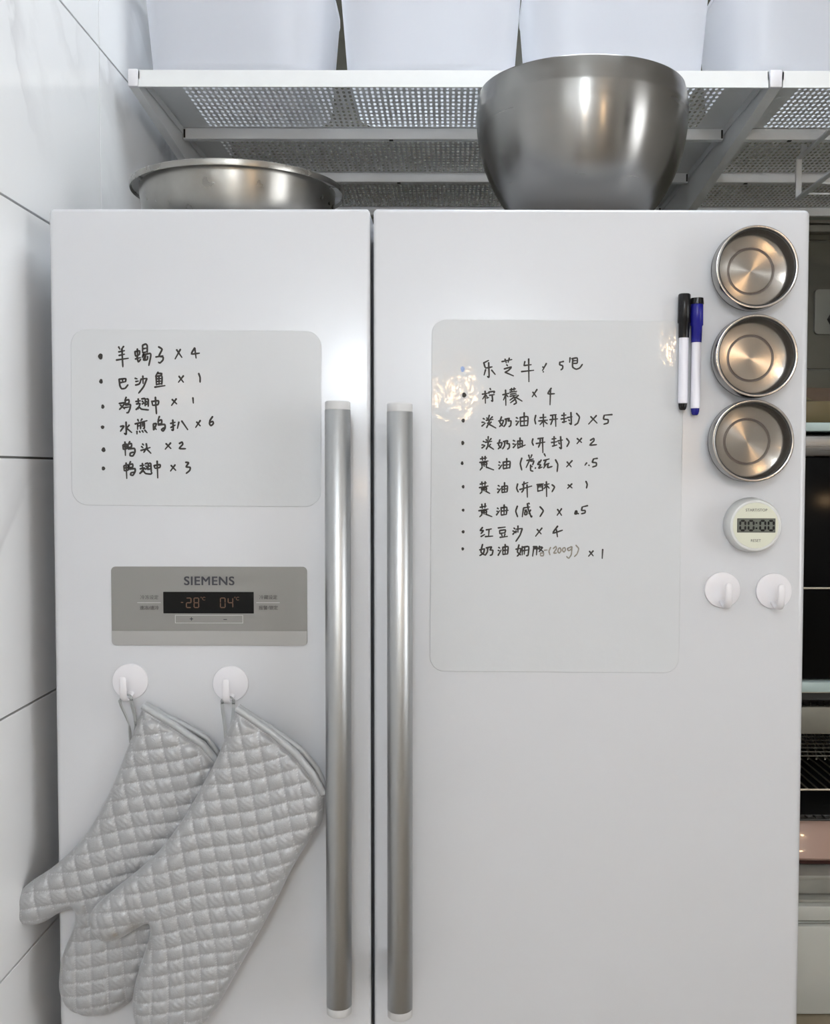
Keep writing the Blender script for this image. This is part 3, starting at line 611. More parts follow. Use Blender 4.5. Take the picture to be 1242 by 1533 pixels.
# ================================================================= bowls on top of the refrigerator
def bowl2():
    Y = .215; c = onY(869.5, 250, Y); z0 = ZT; Hh = onY(900, 77, Y-.148).z-z0; R = (onY(1026.5, 190, Y).x-onY(713, 190, Y).x)/2
    x = (onY(1026.5, 190, Y).x+onY(713, 190, Y).x)/2
    root = thing('mixing_bowl', 'deep brushed steel mixing bowl standing on the right refrigerator door side', 'bowl', (x, Y, z0), 'steel bowls on the refrigerator')
    prof = [(0, .0005), (.040, .0005), (.048, .002)]; hc = .180
    for k in range(1, 19):
        h = .004+(hc-.004)*(k/18)**1.15; r_ = R*math.sqrt(max(0, 1-((hc-h)/.180)**2))
        if r_ > .052: prof.append((r_, h))
    seam = hc+.004; body = prof[:]
    up_ = [(R*.9975, seam+.0006), (R*.992, seam+(Hh-seam)*.4), (R*.982, seam+(Hh-seam)*.75), (R*.972, Hh-.002), (R*.970, Hh-.0003), (R*.967, Hh), (R*.963, Hh-.0006)]
    prof = prof+[(R*1.0, seam-.001)]
    inner = [(R*.964, Hh-.003), (R*.985, hc)]+[(r_-.0016, z_+.0016) for r_, z_ in body[2:][::-1]]+[(0, .0025)]
    MB().lathe(prof+up_+inner, (x, Y, z0), 'Z', 120).build('bowl_wall', M_steel_b, root, angle=60)
bowl2()
def bowl1():
    Y = .18; x0 = onY(200.5, 283, Y).x; x1 = onY(514.5, 296, Y).x; R = (x1-x0)/2; x = (x0+x1)/2; z0 = ZT; Hh = onY(360, 235.5, Y-R).z-z0
    root = thing('steel_basin', 'shallow worn steel basin with a wide rolled rim, by the tiled wall', 'basin', (x, Y, z0), 'steel bowls on the refrigerator')
    rb = R-.0115
    prof = [(0, .0005), (rb*.78, .0005), (rb*.86, .004), (rb*.92, .014), (rb*.965, .032), (rb*.99, .055), (rb, Hh-.004)]
    inner = [(rb-.0012, Hh-.004), (rb*.985-.001, .055), (rb*.92-.001, .015), (rb*.78, .002), (0, .002)]
    MB().lathe(prof+inner, (x, Y, z0), 'Z', 110).build('basin_wall', M_steel_w, root, angle=60)
    rim = [(rb-.0010, Hh-.0045), (R-.003, Hh-.0050), (R-.0006, Hh-.0085), (R, Hh-.0060), (R-.0003, Hh-.0012), (R-.002, Hh), (rb-.0016, Hh), (rb-.0022, Hh-.0015), (rb-.0010, Hh-.0045)]
    MB().lathe(rim, (x, Y, z0), 'Z', 110).build('rolled_rim', M_steel_w, root, angle=40)
bowl1()
# ================================================================= perforated steel shelf above
SY0 = .36
zt_ = onY(600, 105, SY0).z; zb_ = onY(600, 130, SY0).z
XA = onY(192, 118, SY0).x; XB = onY(1161, 118, SY0).x; BAY = XB-XA
SH = thing('wall_shelf', 'white perforated steel shelf across the wall above the refrigerator', 'shelf', ((XA+XB)/2, .77, zt_))
ZU = zt_-.0015; PD = .2733
def perforated(x0, x1, y0, y1):
    "one folded sheet: real slots in rows"
    mb = MB(); bm = mb.bm
    px_, py_ = .00935, .0178; nx = int(round((x1-x0-.09)/px_)); ny = 11
    hx0 = (x0+x1)/2-nx*px_/2; hy0 = y0+.062
    hx1, hy1 = hx0+nx*px_, hy0+ny*py_
    gv = [[bm.verts.new((hx0+i*px_, hy0+j*py_, ZU)) for j in range(ny+1)] for i in range(nx+1)]
    for i in range(nx):
        for j in range(ny):
            cx_, cy_ = hx0+(i+.5)*px_, hy0+(j+.5)*py_
            a_, b_ = .0024, .0056
            O = [bm.verts.new((cx_+sx*a_*f, cy_+sy*b_*g, ZU)) for sx, sy, f, g in ((-1, -1, 1, .5), (-1, -1, .45, 1), (1, -1, .45, 1), (1, -1, 1, .5), (1, 1, 1, .5), (1, 1, .45, 1), (-1, 1, .45, 1), (-1, 1, 1, .5))]
            q = (gv[i][j], gv[i+1][j], gv[i+1][j+1], gv[i][j+1])
            bm.faces.new((q[0], O[1], O[0])); bm.faces.new((q[0], q[1], O[2], O[1])); bm.faces.new((q[1], O[3], O[2])); bm.faces.new((q[1], q[2], O[4], O[3]))
            bm.faces.new((q[2], O[5], O[4])); bm.faces.new((q[2], q[3], O[6], O[5])); bm.faces.new((q[3], O[7], O[6])); bm.faces.new((q[3], q[0], O[0], O[7]))
    mb.add([(x0, y0, ZU), (x1, y0, ZU), (x1, hy0, ZU), (x0, hy0, ZU)], [(0, 1, 2, 3)])
    mb.add([(x0, hy1, ZU), (x1, hy1, ZU), (x1, y1, ZU), (x0, y1, ZU)], [(0, 1, 2, 3)])
    mb.add([(x0, hy0, ZU), (hx0, hy0, ZU), (hx0, hy1, ZU), (x0, hy1, ZU)], [(0, 1, 2, 3)])
    mb.add([(hx1, hy0, ZU), (x1, hy0, ZU), (x1, hy1, ZU), (hx1, hy1, ZU)], [(0, 1, 2, 3)])
    # folded lips front and back, side folds
    lip = zb_ if y0 < SY0+.01 else ZU-.020
    mb.box(x0, x1, y0, y0+(.004 if y0 < SY0+.01 else .0015), lip, zt_)
    mb.box(x0, x1, y1-.0125, y1-.0010, ZU-.0200, ZU-.0004, .0012)
    mb.box(x0, x0+.0015, y0, y1, ZU-.012, ZU); mb.box(x1-.0015, x1, y0, y1, ZU-.012, ZU)
    return mb
pm = None
for bay in range(2):
    xa, xb = XA+bay*BAY+.011, XA+(bay+1)*BAY-.011
    if bay == 0: xa = XA+.0155
    for k in range(3):
        o = perforated(xa, xb, SY0+k*PD+.0005, SY0+(k+1)*PD-.0005).build('perforated_panel', M_shelf, SH, smooth=False)
        s_ = MB()
        for q in ((.35,) if k < 2 else ()):
            xm = xa+(xb-xa)*(.385 if bay == 0 else .1); s_.box(xm-.0035, xm+.0035, SY0+(k+1)*PD-.011, SY0+(k+1)*PD-.004, ZU-.0212, ZU-.0192)
        s_.box(xa+.012, xa+.016, SY0+.010, SY0+.014, ZU-.001, ZU+.0) if k == 0 else None
        for xs in (xa+.0015, xb-.0045): s_.box(xs, xs+.003, SY0+(k+1)*PD-.0135, SY0+(k+1)*PD-.0124, ZU-.018, ZU-.003)
        s_.build('slot', M_slot, o, smooth=False)
for k, X in enumerate((XA+.0075, XB, XB+BAY)):
    hw = .0070 if k == 0 else .0085
    zz0 = onY(600, 130.5, SY0).z
    prof = [(SY0+.001, zt_-.0035), (SY0+.001, zb_+.0005), (1.20, zb_+.0005-.094*(1.20-SY0)), (1.20, zt_-.0035)]
    mb = MB(); A_ = [mb.bm.verts.new((X-hw, a, b)) for a, b in prof]; B_ = [mb.bm.verts.new((X+hw, a, b)) for a, b in prof]; n = len(prof)
    mb.bm.faces.new(A_); mb.bm.faces.new(B_[::-1])
    for i in range(n): mb.bm.faces.new((A_[i], B_[i], B_[(i+1) % n], A_[(i+1) % n]))
    mb.build('bracket', M_shelf, SH, smooth=False)
    MB().box(X-hw-.0005, X+hw+.0005, SY0-.003, SY0+.006, zb_-.0005, zt_+.0008, .0015).build('end_plug', M_plast, SH)
MB().box(XA-.01, XR-.02, 1.185, YB, ZU-.052, ZU-.036, .002).box(XA-.01, XR-.02, 1.195, YB, ZU-.030, ZU-.022, .002).build('wall_rail', M_rail, SH)
# ================================================================= white tubs on the shelf
TY = .385
def make_bin(x0, x1, label):
    w = (x1-x0)/2; xc = (x0+x1)/2; yc = TY+w; z0 = zt_+.0005
    root = thing('storage_tub', label, 'storage tub', (xc, yc, z0), 'white storage tubs in a row on the shelf')
    def ring(h): return w*(1+h*.60*.142/w*.25/.25)-0
    taper = lambda h: w + h*.080
    prof = [(0, .002), (taper(0)-.02, .002), (taper(0)-.008, .003), (taper(0)-.002, .007), (taper(.02), .02), (taper(.17), .17), (taper(.17)+.0012, .1705), (taper(.17)+.0012, .178), (taper(.17)-.003, .178)]
    mb = MB().lathe(prof, (xc, yc, z0), 'Z', 96, sup=6)      # thin plastic skin with a folded rim
    mb.build('tub_shell', M_bin, root, angle=45)
    # two moulded grips on the sides
    for s in (-1, 1):
        MB().box(xc-.045, xc+.045, yc+s*(taper(.15)-.001)-.003, yc+s*(taper(.15)-.001)+.006, z0+.140, z0+.155, .003).build('grip', M_plast, root)
    return root
xs = [onY(218, 104, TY).x, onY(473.5, 104, TY).x]
W_ = xs[1]-xs[0]
tubs = [(onY(a, 104, TY).x) for a in (218, 516, 803, 1109)]
tl_ = ['white plastic storage tub on the shelf next to the tiled wall', 'white plastic storage tub second from the tiled wall', 'white plastic storage tub standing above the deep steel bowl', 'white plastic storage tub at the right, over the shelf joint']
b0 = make_bin(tubs[0], tubs[0]+W_, tl_[0])
for xq, lab in zip(tubs[1:], tl_[1:]):
    t = copy_tree(b0); t.location.x += xq-tubs[0]; t['label'] = lab
# ================================================================= hanger under the right bay
hx = onY(1195, 260, .73).x
hz1, hz0 = onY(1195, 236, .73).z, onY(1195, 299, .73).z
hg = thing('hanging_rack', 'white flat-bar rack hanging under the right shelf bay', 'rack', (hx, .73, ZU-.02))
for dxx in (0, .26):
    mb = MB().box(hx-.0055+dxx, hx+.0055+dxx, .727, .733, hz0, hz1+.0, .001)
    mb.box(hx-.0055+dxx, hx+.0055+dxx, .40, .733, hz1-.004, hz1, .001).box(hx-.0055+dxx, hx+.0055+dxx, .40, .733, hz0, hz0+.004, .001)
    mb.box(hx-.0055+dxx, hx+.0055+dxx, .40, .406, hz0, ZU-.002, .001).box(hx-.0055+dxx, hx+.0055+dxx, .70, .706, hz1-.002, ZU-.002, .001)
    mb.build('side_frame', M_shelf, hg)
for yy in np.linspace(.42, .71, 5): MB().tube([(hx-.0, yy, hz0+.006), (hx+.26, yy, hz0+.006)], .002, 8).build('cross_wire', M_shelf, hg)
# ================================================================= oven mitts
def catmull(P, n=8, closed=True):
    P = [np.array(p, float) for p in P]; out = []; m = len(P)
    for i in range(m):
        p0, p1, p2, p3 = P[(i-1) % m], P[i], P[(i+1) % m], P[(i+2) % m]
        for k in range(n):
            t = k/n; out.append(.5*((2*p1)+(-p0+p2)*t+(2*p0-5*p1+4*p2-p3)*t*t+(-p0+3*p1-3*p2+p3)*t**3))
    return out
def mitt(left, cuff, right_hidden, Ym, label, hang, ang, phase, stains, seed, bend):
    """left/…: outline pixels (measured on the plane Ym); quilting as real relief, dense grid"""
    def w2(p): v = onY(p[0], p[1], Ym-.012); return np.array((v.x, v.z))
    out = []
    for segm, smooth in ((left, True), (cuff, False), (right_hidden, True)):
        pts = [w2(p) for p in segm]
        if smooth:
            Q = [pts[0]]
            E_ = [2*pts[0]-pts[1]]+pts+[2*pts[-1]-pts[-2]]
            for i in range(1, len(E_)-2):
                p0, p1, p2, p3 = E_[i-1:i+3]
                for k in range(1, 7):
                    t = k/6; Q.append(.5*((2*p1)+(-p0+p2)*t+(2*p0-5*p1+4*p2-p3)*t*t+(-p0+3*p1-3*p2+p3)*t**3))
            pts = Q
        if out: pts = pts[1:]
        out += pts
    poly = np.array(out[:-1] if np.linalg.norm(out[0]-out[-1]) < 1e-6 else out)
    A_ = poly; B_ = np.roll(poly, -1, 0)
    def sdist(P):
        d2 = np.full(len(P), 1e9); near = np.zeros_like(P); inside = np.zeros(len(P), bool)
        for a, b in zip(A_, B_):
            ab = b-a; L2 = ab@ab+1e-12; t = np.clip(((P-a)@ab)/L2, 0, 1); q = a+t[:, None]*ab; d = ((P-q)**2).sum(1)
            k = d < d2; d2[k] = d[k]; near[k] = q[k]
            c_ = ((a[1] > P[:, 1]) != (b[1] > P[:, 1])) & (P[:, 0] < (b[0]-a[0])*(P[:, 1]-a[1])/(b[1]-a[1]+1e-15)+a[0]); inside ^= c_
        return np.where(inside, 1, -1)*np.sqrt(d2), near
    h = .00145
    lo, hi = poly.min(0)-2*h, poly.max(0)+2*h
    nx, nz = int((hi[0]-lo[0])/h)+1, int((hi[1]-lo[1])/h)+1
    gx, gz = np.meshgrid(lo[0]+np.arange(nx)*h, lo[1]+np.arange(nz)*h, indexing='ij')
    P = np.stack([gx.ravel(), gz.ravel()], 1); sd, near = sdist(P)
    keep = sd > -.5*h
    snap = keep & (sd < .5*h); P[snap] = near[snap]; sd = np.where(snap, 0, sd)
    kk = keep.reshape(nx, nz)
    cell = kk[:-1, :-1] & kk[1:, :-1] & kk[1:, 1:] & kk[:-1, 1:]
    used = np.zeros((nx, nz), bool)
    for s in (np.s_[:-1, :-1], np.s_[1:, :-1], np.s_[1:, 1:], np.s_[:-1, 1:]): used[s] |= cell
    # boundary vertices of the kept cells go onto the outline
    cnt = np.zeros((nx, nz), int)
    for s in (np.s_[:-1, :-1], np.s_[1:, :-1], np.s_[1:, 1:], np.s_[:-1, 1:]): cnt[s] += cell
    bd = (used & (cnt < 4)).ravel(); P[bd] = near[bd]; sd = np.where(bd, 0, sd)
    idx = -np.ones(nx*nz, int); um = used.ravel(); idx[um] = np.arange(um.sum()); V = P[um]; SD = np.maximum(sd[um], 0); bdu = bd[um]
    # height profile and quilting
    wv = .024; q = np.clip(SD/wv, 0, 1); prof = np.sqrt(1-(1-q)**2)
    ref = w2(cuff[0]); d = V-ref
    down = -d[:, 1]; th = np.radians(ang)+bend*np.clip((down-.18)/.2, 0, 1.3)
    ux = d[:, 0]*np.cos(th)+d[:, 1]*np.sin(th); vx = -d[:, 0]*np.sin(th)+d[:, 1]*np.cos(th)
    warp = .0016*np.sin(d[:, 0]*37+seed)*np.cos(d[:, 1]*29+seed*2); ux = ux+warp; vx = vx+.0014*np.sin(d[:, 0]*52+seed*3)
    pu, pv = .0190, .0178
    su = np.abs(np.sin(PI*(ux/pu+phase[0]))); sv = np.abs(np.sin(PI*(vx/pv+phase[1])))
    # distance to the cuff edge: two plain stitched rows
    ca_, cb_ = w2(cuff[0]), w2(cuff[-1]); cpts = [w2(p) for p in cuff]; cdist = np.full(len(V), 1e9)
    for a, b in zip(cpts, cpts[1:]):
        ab = b-a; t = np.clip(((V-a)@ab)/(ab@ab), 0, 1); cdist = np.minimum(cdist, np.sqrt(((V-(a+t[:, None]*ab))**2).sum(1)))
    qm = np.clip((cdist-.008)/.002, 0, 1)
    puff = (su*sv)**.42
    rnd = np.sin(np.floor(ux/pu+phase[0])*12.99+np.floor(vx/pv+phase[1])*78.2+seed)*.5+.5
    wr = np.sin((ux*1.0+vx*(1.5*rnd-.4))*900*(.6+.5*rnd)+rnd*20)*.00030*np.clip(su*sv*1.6, 0, 1)*(rnd > .35)
    groove = .0037*puff*np.clip(SD/.006, .15, 1)*qm+.0012*(1-qm)*np.clip(np.abs(cdist-.006)/.0015, 0, 1)
    openq = np.clip(cdist/.05, 0, 1)
    profc = prof*(1-.0) 
    # the cuff end stays full (open mouth), so ignore roundness towards it
    yfront = Ym-(.0105*profc+.0035*np.clip(down/.25, 0, 1)*prof)-groove-wr
    yback = Ym+(.0060*prof)
    n = len(V)
    vf = np.stack([V[:, 0], yfront, V[:, 1]], 1); vb = np.stack([V[:, 0], np.where(bdu, Ym, yback), V[:, 1]], 1)
    vf[bdu, 1] = Ym-.0022
    ii, jj = np.nonzero(cell); g = lambda a, b: idx[a*nz+b]
    F1 = np.stack([g(ii, jj), g(ii+1, jj), g(ii+1, jj+1), g(ii, jj+1)], 1)
    # side wall between front and back skins
    ed = {}
    for f in F1:
        for a, b in ((f[0], f[1]), (f[1], f[2]), (f[2], f[3]), (f[3], f[0])):
            if (b, a) in ed: del ed[(b, a)]
            else: ed[(a, b)] = 1
    side = [(b, a, a+n, b+n) for (a, b) in ed]
    faces = np.vstack([F1, F1[:, ::-1]+n, np.array(side)])
    allv = np.vstack([vf, vb])
    top = w2(cuff[0]); root = thing('oven_mitt', label, 'oven mitt', (top[0], Ym, top[1]), 'quilted oven mitts hanging from the hooks')
    allv = allv-np.array((top[0], Ym, top[1]))
    me = bpy.data.meshes.new('quilted_shell'); me.vertices.add(len(allv)); me.vertices.foreach_set('co', allv.ravel())
    me.loops.add(faces.size); me.loops.foreach_set('vertex_index', faces.ravel().astype(np.int32)); me.polygons.add(len(faces))
    me.polygons.foreach_set('loop_start', np.arange(0, faces.size, 4, dtype=np.int32)); me.polygons.foreach_set('loop_total', np.full(len(faces), 4, np.int32))
    me.update(calc_edges=True); me.validate(); me.polygons.foreach_set('use_smooth', np.ones(len(me.polygons), bool))
    # attributes: stitches (dashes in the grooves) and stains
    lu = np.abs(((ux/pu+phase[0]+.5) % 1)-.5)*pu; lv = np.abs(((vx/pv+phase[1]+.5) % 1)-.5)*pv
    dash = lambda x: (np.sin(x*2*PI/.0033) > -.1)
    sm = lambda l: np.clip(1-(l/.0009), 0, 1)
    st = np.maximum(sm(lu)*dash(vx), sm(lv)*dash(ux))*qm*np.clip(SD/.003, 0, 1)
    st = np.maximum(st, np.clip(1-np.abs(cdist-.006)/.001, 0, 1)*.8)
    sn = np.zeros(n)
    for (sx_, sz_, r_, s_) in stains:
        c = w2((sx_, sz_)); sn = np.maximum(sn, s_*np.exp(-(((V-c)**2).sum(1))/(r_/1256)**2))
    for nm, arr in (('stitch', st), ('stain', sn)):
        a = me.attributes.new(nm, 'FLOAT', 'POINT'); a.data.foreach_set('value', np.concatenate([arr, np.zeros(n)]).astype(np.float32))
    me.materials.append(M_mitt); o = bpy.data.objects.new('quilted_shell', me); C.objects.link(o); o.parent = root
    # binding rolled along the front lip of the cuff, and the lip of the back layer behind it
    cc = [w2(p) for p in cuff]; cc = [cc[0]]+[cc[i]+(cc[i+1]-cc[i])*t for i in range(len(cc)-1) for t in (.33, .66, 1)]
    path = [(c[0], Ym-.0075-.0030*math.sin(PI*i/(len(cc)-1)), c[1]) for i, c in enumerate(cc)]
    MB().tube(path, .0042, 12).build('cuff_binding', M_bind, root, angle=80)
    dirn = (cc[-1]-cc[0]); dirn /= np.linalg.norm(dirn); nrm = np.array((-dirn[1], dirn[0])); nrm = nrm if nrm[0] > 0 else -nrm
    pb = []
    for i, c in enumerate(cc):
        t = i/(len(cc)-1); k = .0045*math.sin(PI*min(1, t*1.15+.12)); e = c+nrm*k; pb.append((e[0], Ym+.0020, e[1]))
    MB().tube(pb, .0036, 12).build('cuff_binding', M_bind, root, angle=80)
    # hanging loop round the hook arm
    hk = hang['hook']; x0, z0 = hk[0], hk[1]
    b0 = onY(*hang['foot'], Ym-.002); ya = -.0180
    lp = [(b0.x-.001, Ym-.001, b0.z), (b0.x-.0045, Ym*.8-.002, (b0.z+z0)/2-.012), (x0-.0068, ya, z0-.024), (x0-.0058, ya-.0004, z0-.0150), (x0, ya-.0004, z0-.0122), (x0+.0060, ya-.0004, z0-.0152), (x0+.0066, ya, z0-.024), (b0.x+.0045+hang.get('dx', 0), Ym*.8-.003, (b0.z+z0)/2-.010), (b0.x+.002, Ym-.002, b0.z+.003)]
    sp = catmull(lp, 5, True)[:5*8+1]
    MB().sweep([tuple(p) for p in sp], [(-.0008, -.0019), (.0008, -.0019), (.0008, .0019), (-.0008, .0019)], side=(0, 0, 1)).build('hanging_loop', M_loop, root, angle=50)
    return root
def run_mitts():
    L1 = [(212, 1058), (199, 1092), (186, 1126), (165, 1178), (138, 1232), (112, 1268), (78, 1300), (40, 1326), (20, 1345), (15, 1364), (21, 1383), (38, 1390), (60, 1386), (84, 1372), (103, 1366), (108, 1376), (104, 1398), (90, 1434), (84, 1470), (86, 1496), (100, 1517), (130, 1528), (162, 1523), (190, 1506), (214, 1478), (238, 1430), (258, 1380), (276, 1330), (296, 1260), (312, 1195), (325, 1142)]
    mitt(L1, [(325, 1142), (303, 1115), (262, 1087), (212, 1058)], [(212, 1058), (212, 1058)][:1]*1+[(212, 1058)], -.0110, 'grey quilted oven mitt hanging nearer the tiled wall, partly behind the other', {'hook': H[0], 'foot': (197, 1112)}, 11.5, (.1, .3), [], 1.3, -.10)
    L2 = [(353, 1062), (338, 1098), (322, 1138), (304, 1172), (276, 1222), (240, 1272), (205, 1306), (165, 1338), (138, 1362), (130, 1380), (134, 1402), (150, 1415), (174, 1411), (200, 1396), (216, 1388), (221, 1398), (216, 1422), (204, 1458), (195, 1498), (196, 1532), (206, 1560), (232, 1574), (264, 1568), (292, 1548), (316, 1524), (340, 1482), (366, 1436), (392, 1390), (414, 1348), (438, 1300), (464, 1258), (481, 1232), (484, 1190)]
    mitt(L2, [(484, 1190), (468, 1160), (444, 1130), (404, 1096), (353, 1062)], [(353, 1062), (353, 1062)], -.0395, 'grey quilted oven mitt hanging in front, beside the long door handle', {'hook': H[1], 'foot': (340, 1108)}, 11.0, (.35, .1), [(172, 1400, 5, .8), (133, 1386, 4, .6), (200, 1392, 10, .5), (168, 1407, 14, .35)], 4.1, -.16)
run_mitts()
# ================================================================= rack with ovens at the right
RY = .20
def rz(py, Y=RY): return onY(1225, py, Y).z
RX0 = XRr+.004; RX1 = RX0+.56; RYB = .66
rk = thing('utility_rack', 'pale mint metal rack standing right of the refrigerator', 'rack', ((RX0+RX1)/2, .45, 0))
shelves = [(rz(632.5), rz(645.5)), (rz(1021.5), rz(1036.5))]
for a, b in shelves: MB().box(RX0, RX1, RY, RYB, b, a, .0015).build('shelf_board', M_mint, rk)
s3 = (rz(1356), rz(1378)); MB().box(RX0, RX1, RY-.002, RYB, s3[1], s3[0], .002).build('shelf_board', M_white_box, rk)
zb4 = rz(1516, RY); MB().box(RX0, RX1, .10, RYB, zb4-.02, zb4, .002).build('bottom_board', M_beige, rk)['label'] = 'beige bottom board'
for xq in (RX0, RX1-.02):
    for yq in (RYB-.02,) if xq == RX0 else (RY+.001, RYB-.02): MB().box(xq, xq+.02, yq, yq+.0195, 0, shelves[0][1]+.001, .001).build('post', M_mint, rk)
MB().box(RX0, RX0+.02, .105, .125, 0, zb4-.019, .001).build('post', M_mint, rk)
# built-in style oven between the mint shelves
ox0, ox1 = RX0+.022, RX1-.03
def oven_top():
    zlo, zhi = shelves[1][0]+.0005, rz(648.5)
    t = thing('oven', 'black glass-fronted oven with steel top strip, on the middle rack shelf', 'oven', ((ox0+ox1)/2, .42, zlo), 'ovens in the rack')
    X0 = RX0+.001
    MB().box(X0, ox1, RY+.03, RYB-.03, zlo, zhi, .003).build('housing', M_ovblack, t)
    MB().box(X0, ox1, RY+.008, RY+.030, rz(683), rz(651.5), .002).build('control_strip', M_ovst, t)
    MB().box(X0, ox1, RY+.010, RY+.030, zlo+.002, rz(684), .002).build('glass_door', M_black_glass, t)
    zz_ = rz(881); MB().tube([(X0+.007, RY+.004, zz_), (ox1-.02, RY+.004, zz_)], .0016, 8).build('door_trim', M_wire, t)
    for k in range(3): MB().tube([(X0+.007, RY+.012-.004, rz(881)), (X0+.007, RY+.0145, rz(881)-.0)], .0016, 8) if False else None
    for k in range(3):
        xk = ox1-.10-k*.13
        MB().lathe([(0, -.016), (.011, -.016), (.012, -.014), (.012, 0), (0, 0)], (xk, RY+.010, rz(667)), 'Y', 28).build('knob', M_ovst, t)
oven_top()
def oven_low():
    ztop = rz(1040); zl = s3[0]+.0005
    X0 = RX0+.001; za, zb2 = rz(1062), rz(1103)
    t = thing('toaster_oven', 'open-fronted black toaster oven with wire grids, on the lower rack shelf', 'oven', ((ox0+ox1)/2, .42, zl), 'ovens in the rack')
    y0, y1 = RY+.02, RYB-.03
    MB().box(X0, ox1, y0, y1, ztop-.012, ztop-.001).box(X0, X0+.006, y0, y1, zl, ztop-.012).box(ox1-.006, ox1, y0, y1, zl, ztop-.012).box(X0+.006, ox1-.006, y1-.006, y1, zl, ztop-.012).build('cavity', M_ovblack, t, smooth=False)
    MB().box(X0+.001, ox1-.001, y0-.012, y1-.007, zl, zl+.005, .001).build('base_plate', M_greyglass, t)
    zg = rz(1223, y0+.03); MB().box(X0+.012, ox1-.012, y0+.028, y1-.03, zg-.002, zg+.004, .001).build('dark_cavity_sheet', M_ovblack, t)  # added black sheet, keeps the cavity above the dish dark
    MB().box(X0, ox1, y0-.006, y0+.004, zb2, za, .0015).build('control_panel', M_ovgrey, t)
    MB().box(X0, ox1, y0-.003, y0, rz(1041), rz(1039.5)).build('top_trim', M_wire, t)
    def grid(y_a, y_b, z, sp, r, m, name, skew=0):
        mb = MB(); mb.tube([(X0+.008, y_a, z), (ox1-.008, y_a, z)], r*1.3, 8).tube([(X0+.008, y_b, z), (ox1-.008, y_b, z)], r*1.3, 8)
        x = X0+.010
        while x < ox1-.012: mb.tube([(x, y_a-.0, z+.001), (x, y_b, z+.001)], r, 6); x += sp
        mb.build(name, m, t)
    grid(y0+.012, y1-.02, rz(1182, y0+.012), .0145, .0013, M_wire, 'wire_grid')
    grid(y0+.015, y1-.03, rz(1227, y0+.015), .0125, .0015, M_wired, 'wire_grid')
    # fine mesh at the top of the cavity
    mb = MB(); z = rz(1128, y0+.05)
    for k in range(40): x = X0+.01+k*.0125; mb.tube([(x, y0+.02, z), (min(x+.12, ox1-.008), y1-.02, z)], .0012, 5) if x < ox1-.02 else None
    for k in range(16): mb.tube([(X0+.008, y0+.03+k*.022, z+.002), (ox1-.008, y0+.03+k*.022, z+.002)], .0009, 5)
    mb.build('top_mesh', M_ovgrey, t)
    return y0
yo = oven_low()
# pink dish on a clear-grey lidded tray in front part of the cavity
def dish():
    zl = s3[0]+.006; X0 = RX0+.001
    cx_ = RX0+.165; cy_ = RY+.20
    ztray = rz(1306, RY+.03)
    t = thing('glass_tray', 'grey glass tray under the pink dish at the bottom of the open oven', 'tray', (cx_, cy_, zl))
    MB().box(X0+.009, X0+.33, RY+.022, RY+.40, zl, ztray-.001, .006).build('tray_body', M_greyglass, t)
    MB().box(X0+.0085, X0+.334, RY+.020, RY+.402, ztray-.008, ztray-.0005, .002).build('rim', M_greyglass, t)
    R = .150; zt2 = rz(1231, RY+.04); hh = zt2-ztray
    d = thing('pink_dish', 'glossy pink enamel dish with dark brown foot, in the open oven', 'dish', (cx_, cy_, ztray))
    hh = min(hh, .068)
    MB().lathe([(0, .0), (R-.010, .0), (R-.004, .003), (R-.0035, .0075), (R-.008, .008), (0, .008)], (cx_+.0, cy_+.0, ztray), 'Z', 96, sup=5).build('foot', M_brownrim, d)
    MB().lathe([(0, .0082), (R-.004, .0082), (R-.001, .012), (R-.004, .026), (R-.014, .040), (R-.017, hh), (R-.020, hh), (R-.022, .040), (R-.03, .016), (0, .014)], (cx_+.0, cy_, ztray), 'Z', 96, sup=5).build('dish_wall', M_pink, d)
dish()
def whitebox():
    z1, z0 = rz(1381), zb4+.0008
    t = thing('drawer_unit', 'white drawer unit standing on the beige bottom board of the rack', 'drawer unit', ((ox0+ox1)/2, .42, z0))
    MB().box(RX0+.021, ox1, RY+.004, RYB-.03, z0, z1, .004).build('body', M_white_box, t)
    MB().box(RX0+.003, ox1, RY-.010, RY+.004, z0+.0015, z1-.001, .003).build('drawer', M_white_box, t)
    MB().box((ox0+ox1)/2-.05, (ox0+ox1)/2+.05, RY-.020, RY-.010, (z0+z1)/2-.006, (z0+z1)/2+.006, .003).build('drawer_pull', M_ovst, t)
whitebox()
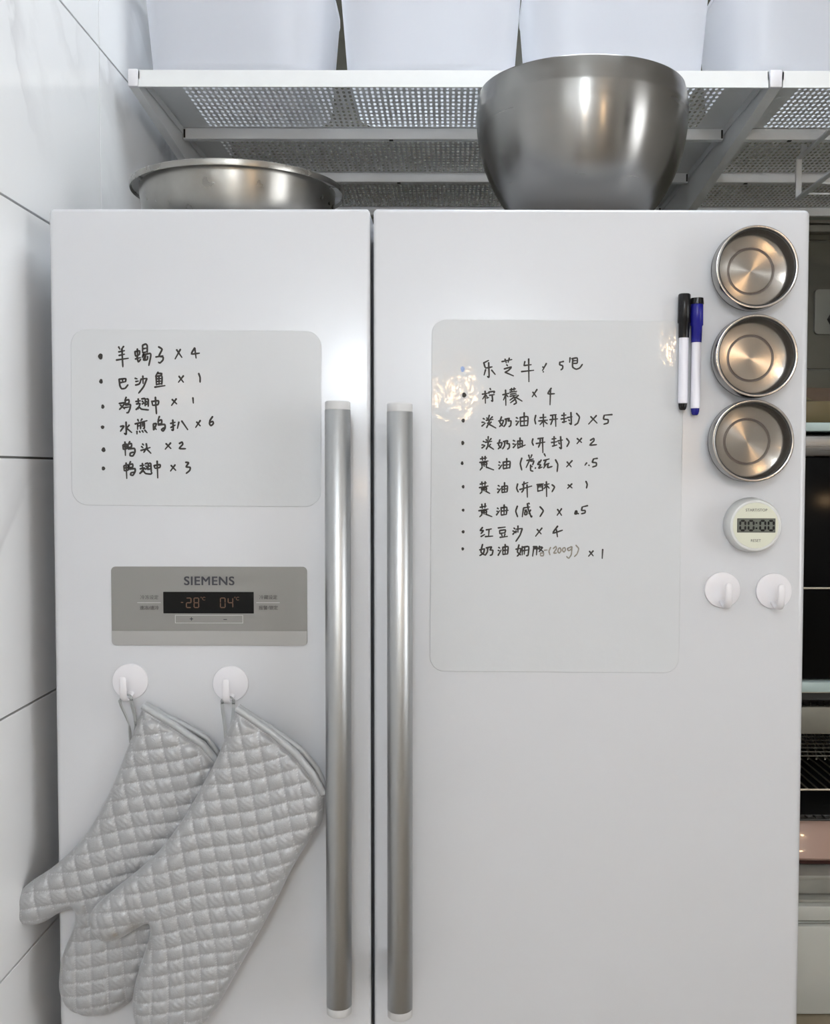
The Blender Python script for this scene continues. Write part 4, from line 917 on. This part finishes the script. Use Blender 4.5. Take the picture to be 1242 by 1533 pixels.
# cardboard box with a gold band on the top shelf
def carton():
    z0 = shelves[0][0]+.0005; X0 = RX0+.002; x1 = X0+.24; yf = RY+.02
    t = thing('cardboard_box', 'brown and gold cardboard box with folded flaps on top of the rack', 'box', (X0+.12, yf+.1, z0))
    zg = rz(600, yf); zt2 = rz(574, yf)
    MB().box(X0, x1, yf, yf+.20, z0, zg, .002).build('box_body', M_gold, t)
    mb = MB()
    mb.add([(X0, yf+.002, zg), (x1, yf+.002, zg), (x1, yf+.05, zg+.020), (X0, yf+.07, zt2+.001), (X0+.0, yf+.19, zg), (x1, yf+.19, zg)], [(0, 1, 2, 3), (3, 2, 5, 4), (0, 3, 4), (1, 5, 2), (0, 4, 5, 1)])
    mb.build('flap', M_kraft, t, smooth=False)
    mb = MB().add([(X0+.012, yf-.0005, zg+.0005), (X0+.075, yf-.0005, zg+.001), (X0+.045, yf+.035, zt2+.003), (X0+.012, yf+.001, zg+.003)], [(0, 1, 2), (0, 2, 3), (0, 3, 1), (1, 3, 2)])
    mb.build('folded_corner', M_gold, t, smooth=False)
carton()
# wall socket with a black plug behind the rack
p0 = onY(1217, 501, YB); p1 = onY(1217, 434, YB); sx0 = p0.x; hgt = p1.z-p0.z
st = thing('wall_socket', 'grey-white wall socket plate on the back wall above the rack', 'socket', (sx0+hgt/2, YB, p0.z+hgt/2))
MB().slab(rrect(sx0, sx0+hgt, p0.z, p1.z, .010, 6), YB-.008, YB-.0002).build('plate', M_socket, st)
cxk, czk = sx0+hgt/2, p0.z+hgt/2
for dx_, dz_ in ((-.012, .026), (.012, .026)): MB().box(cxk+dx_-.002, cxk+dx_+.002, YB-.0088, YB-.0075, czk+dz_-.006, czk+dz_+.006).build('socket_slot', M_slot, st)
pl = thing('power_plug', 'black plug in the wall socket beyond the refrigerator', 'plug', (cxk, YB-.008, czk-.014))
MB().lathe([(0, -.0085), (.024, -.0085), (.024, -.030), (.019, -.040), (.008, -.046), (0, -.046)], (cxk, YB, czk-.018), 'Y', 6).build('plug_body', M_black, pl, smooth=False)
MB().tube([(cxk, YB-.044, czk-.018), (cxk, YB-.060, czk-.030), (cxk+.003, YB-.055, czk-.09), (cxk+.02, YB-.04, czk-.20), (cxk+.03, YB-.03, .9)], .004, 10).build('cable', M_black, pl)
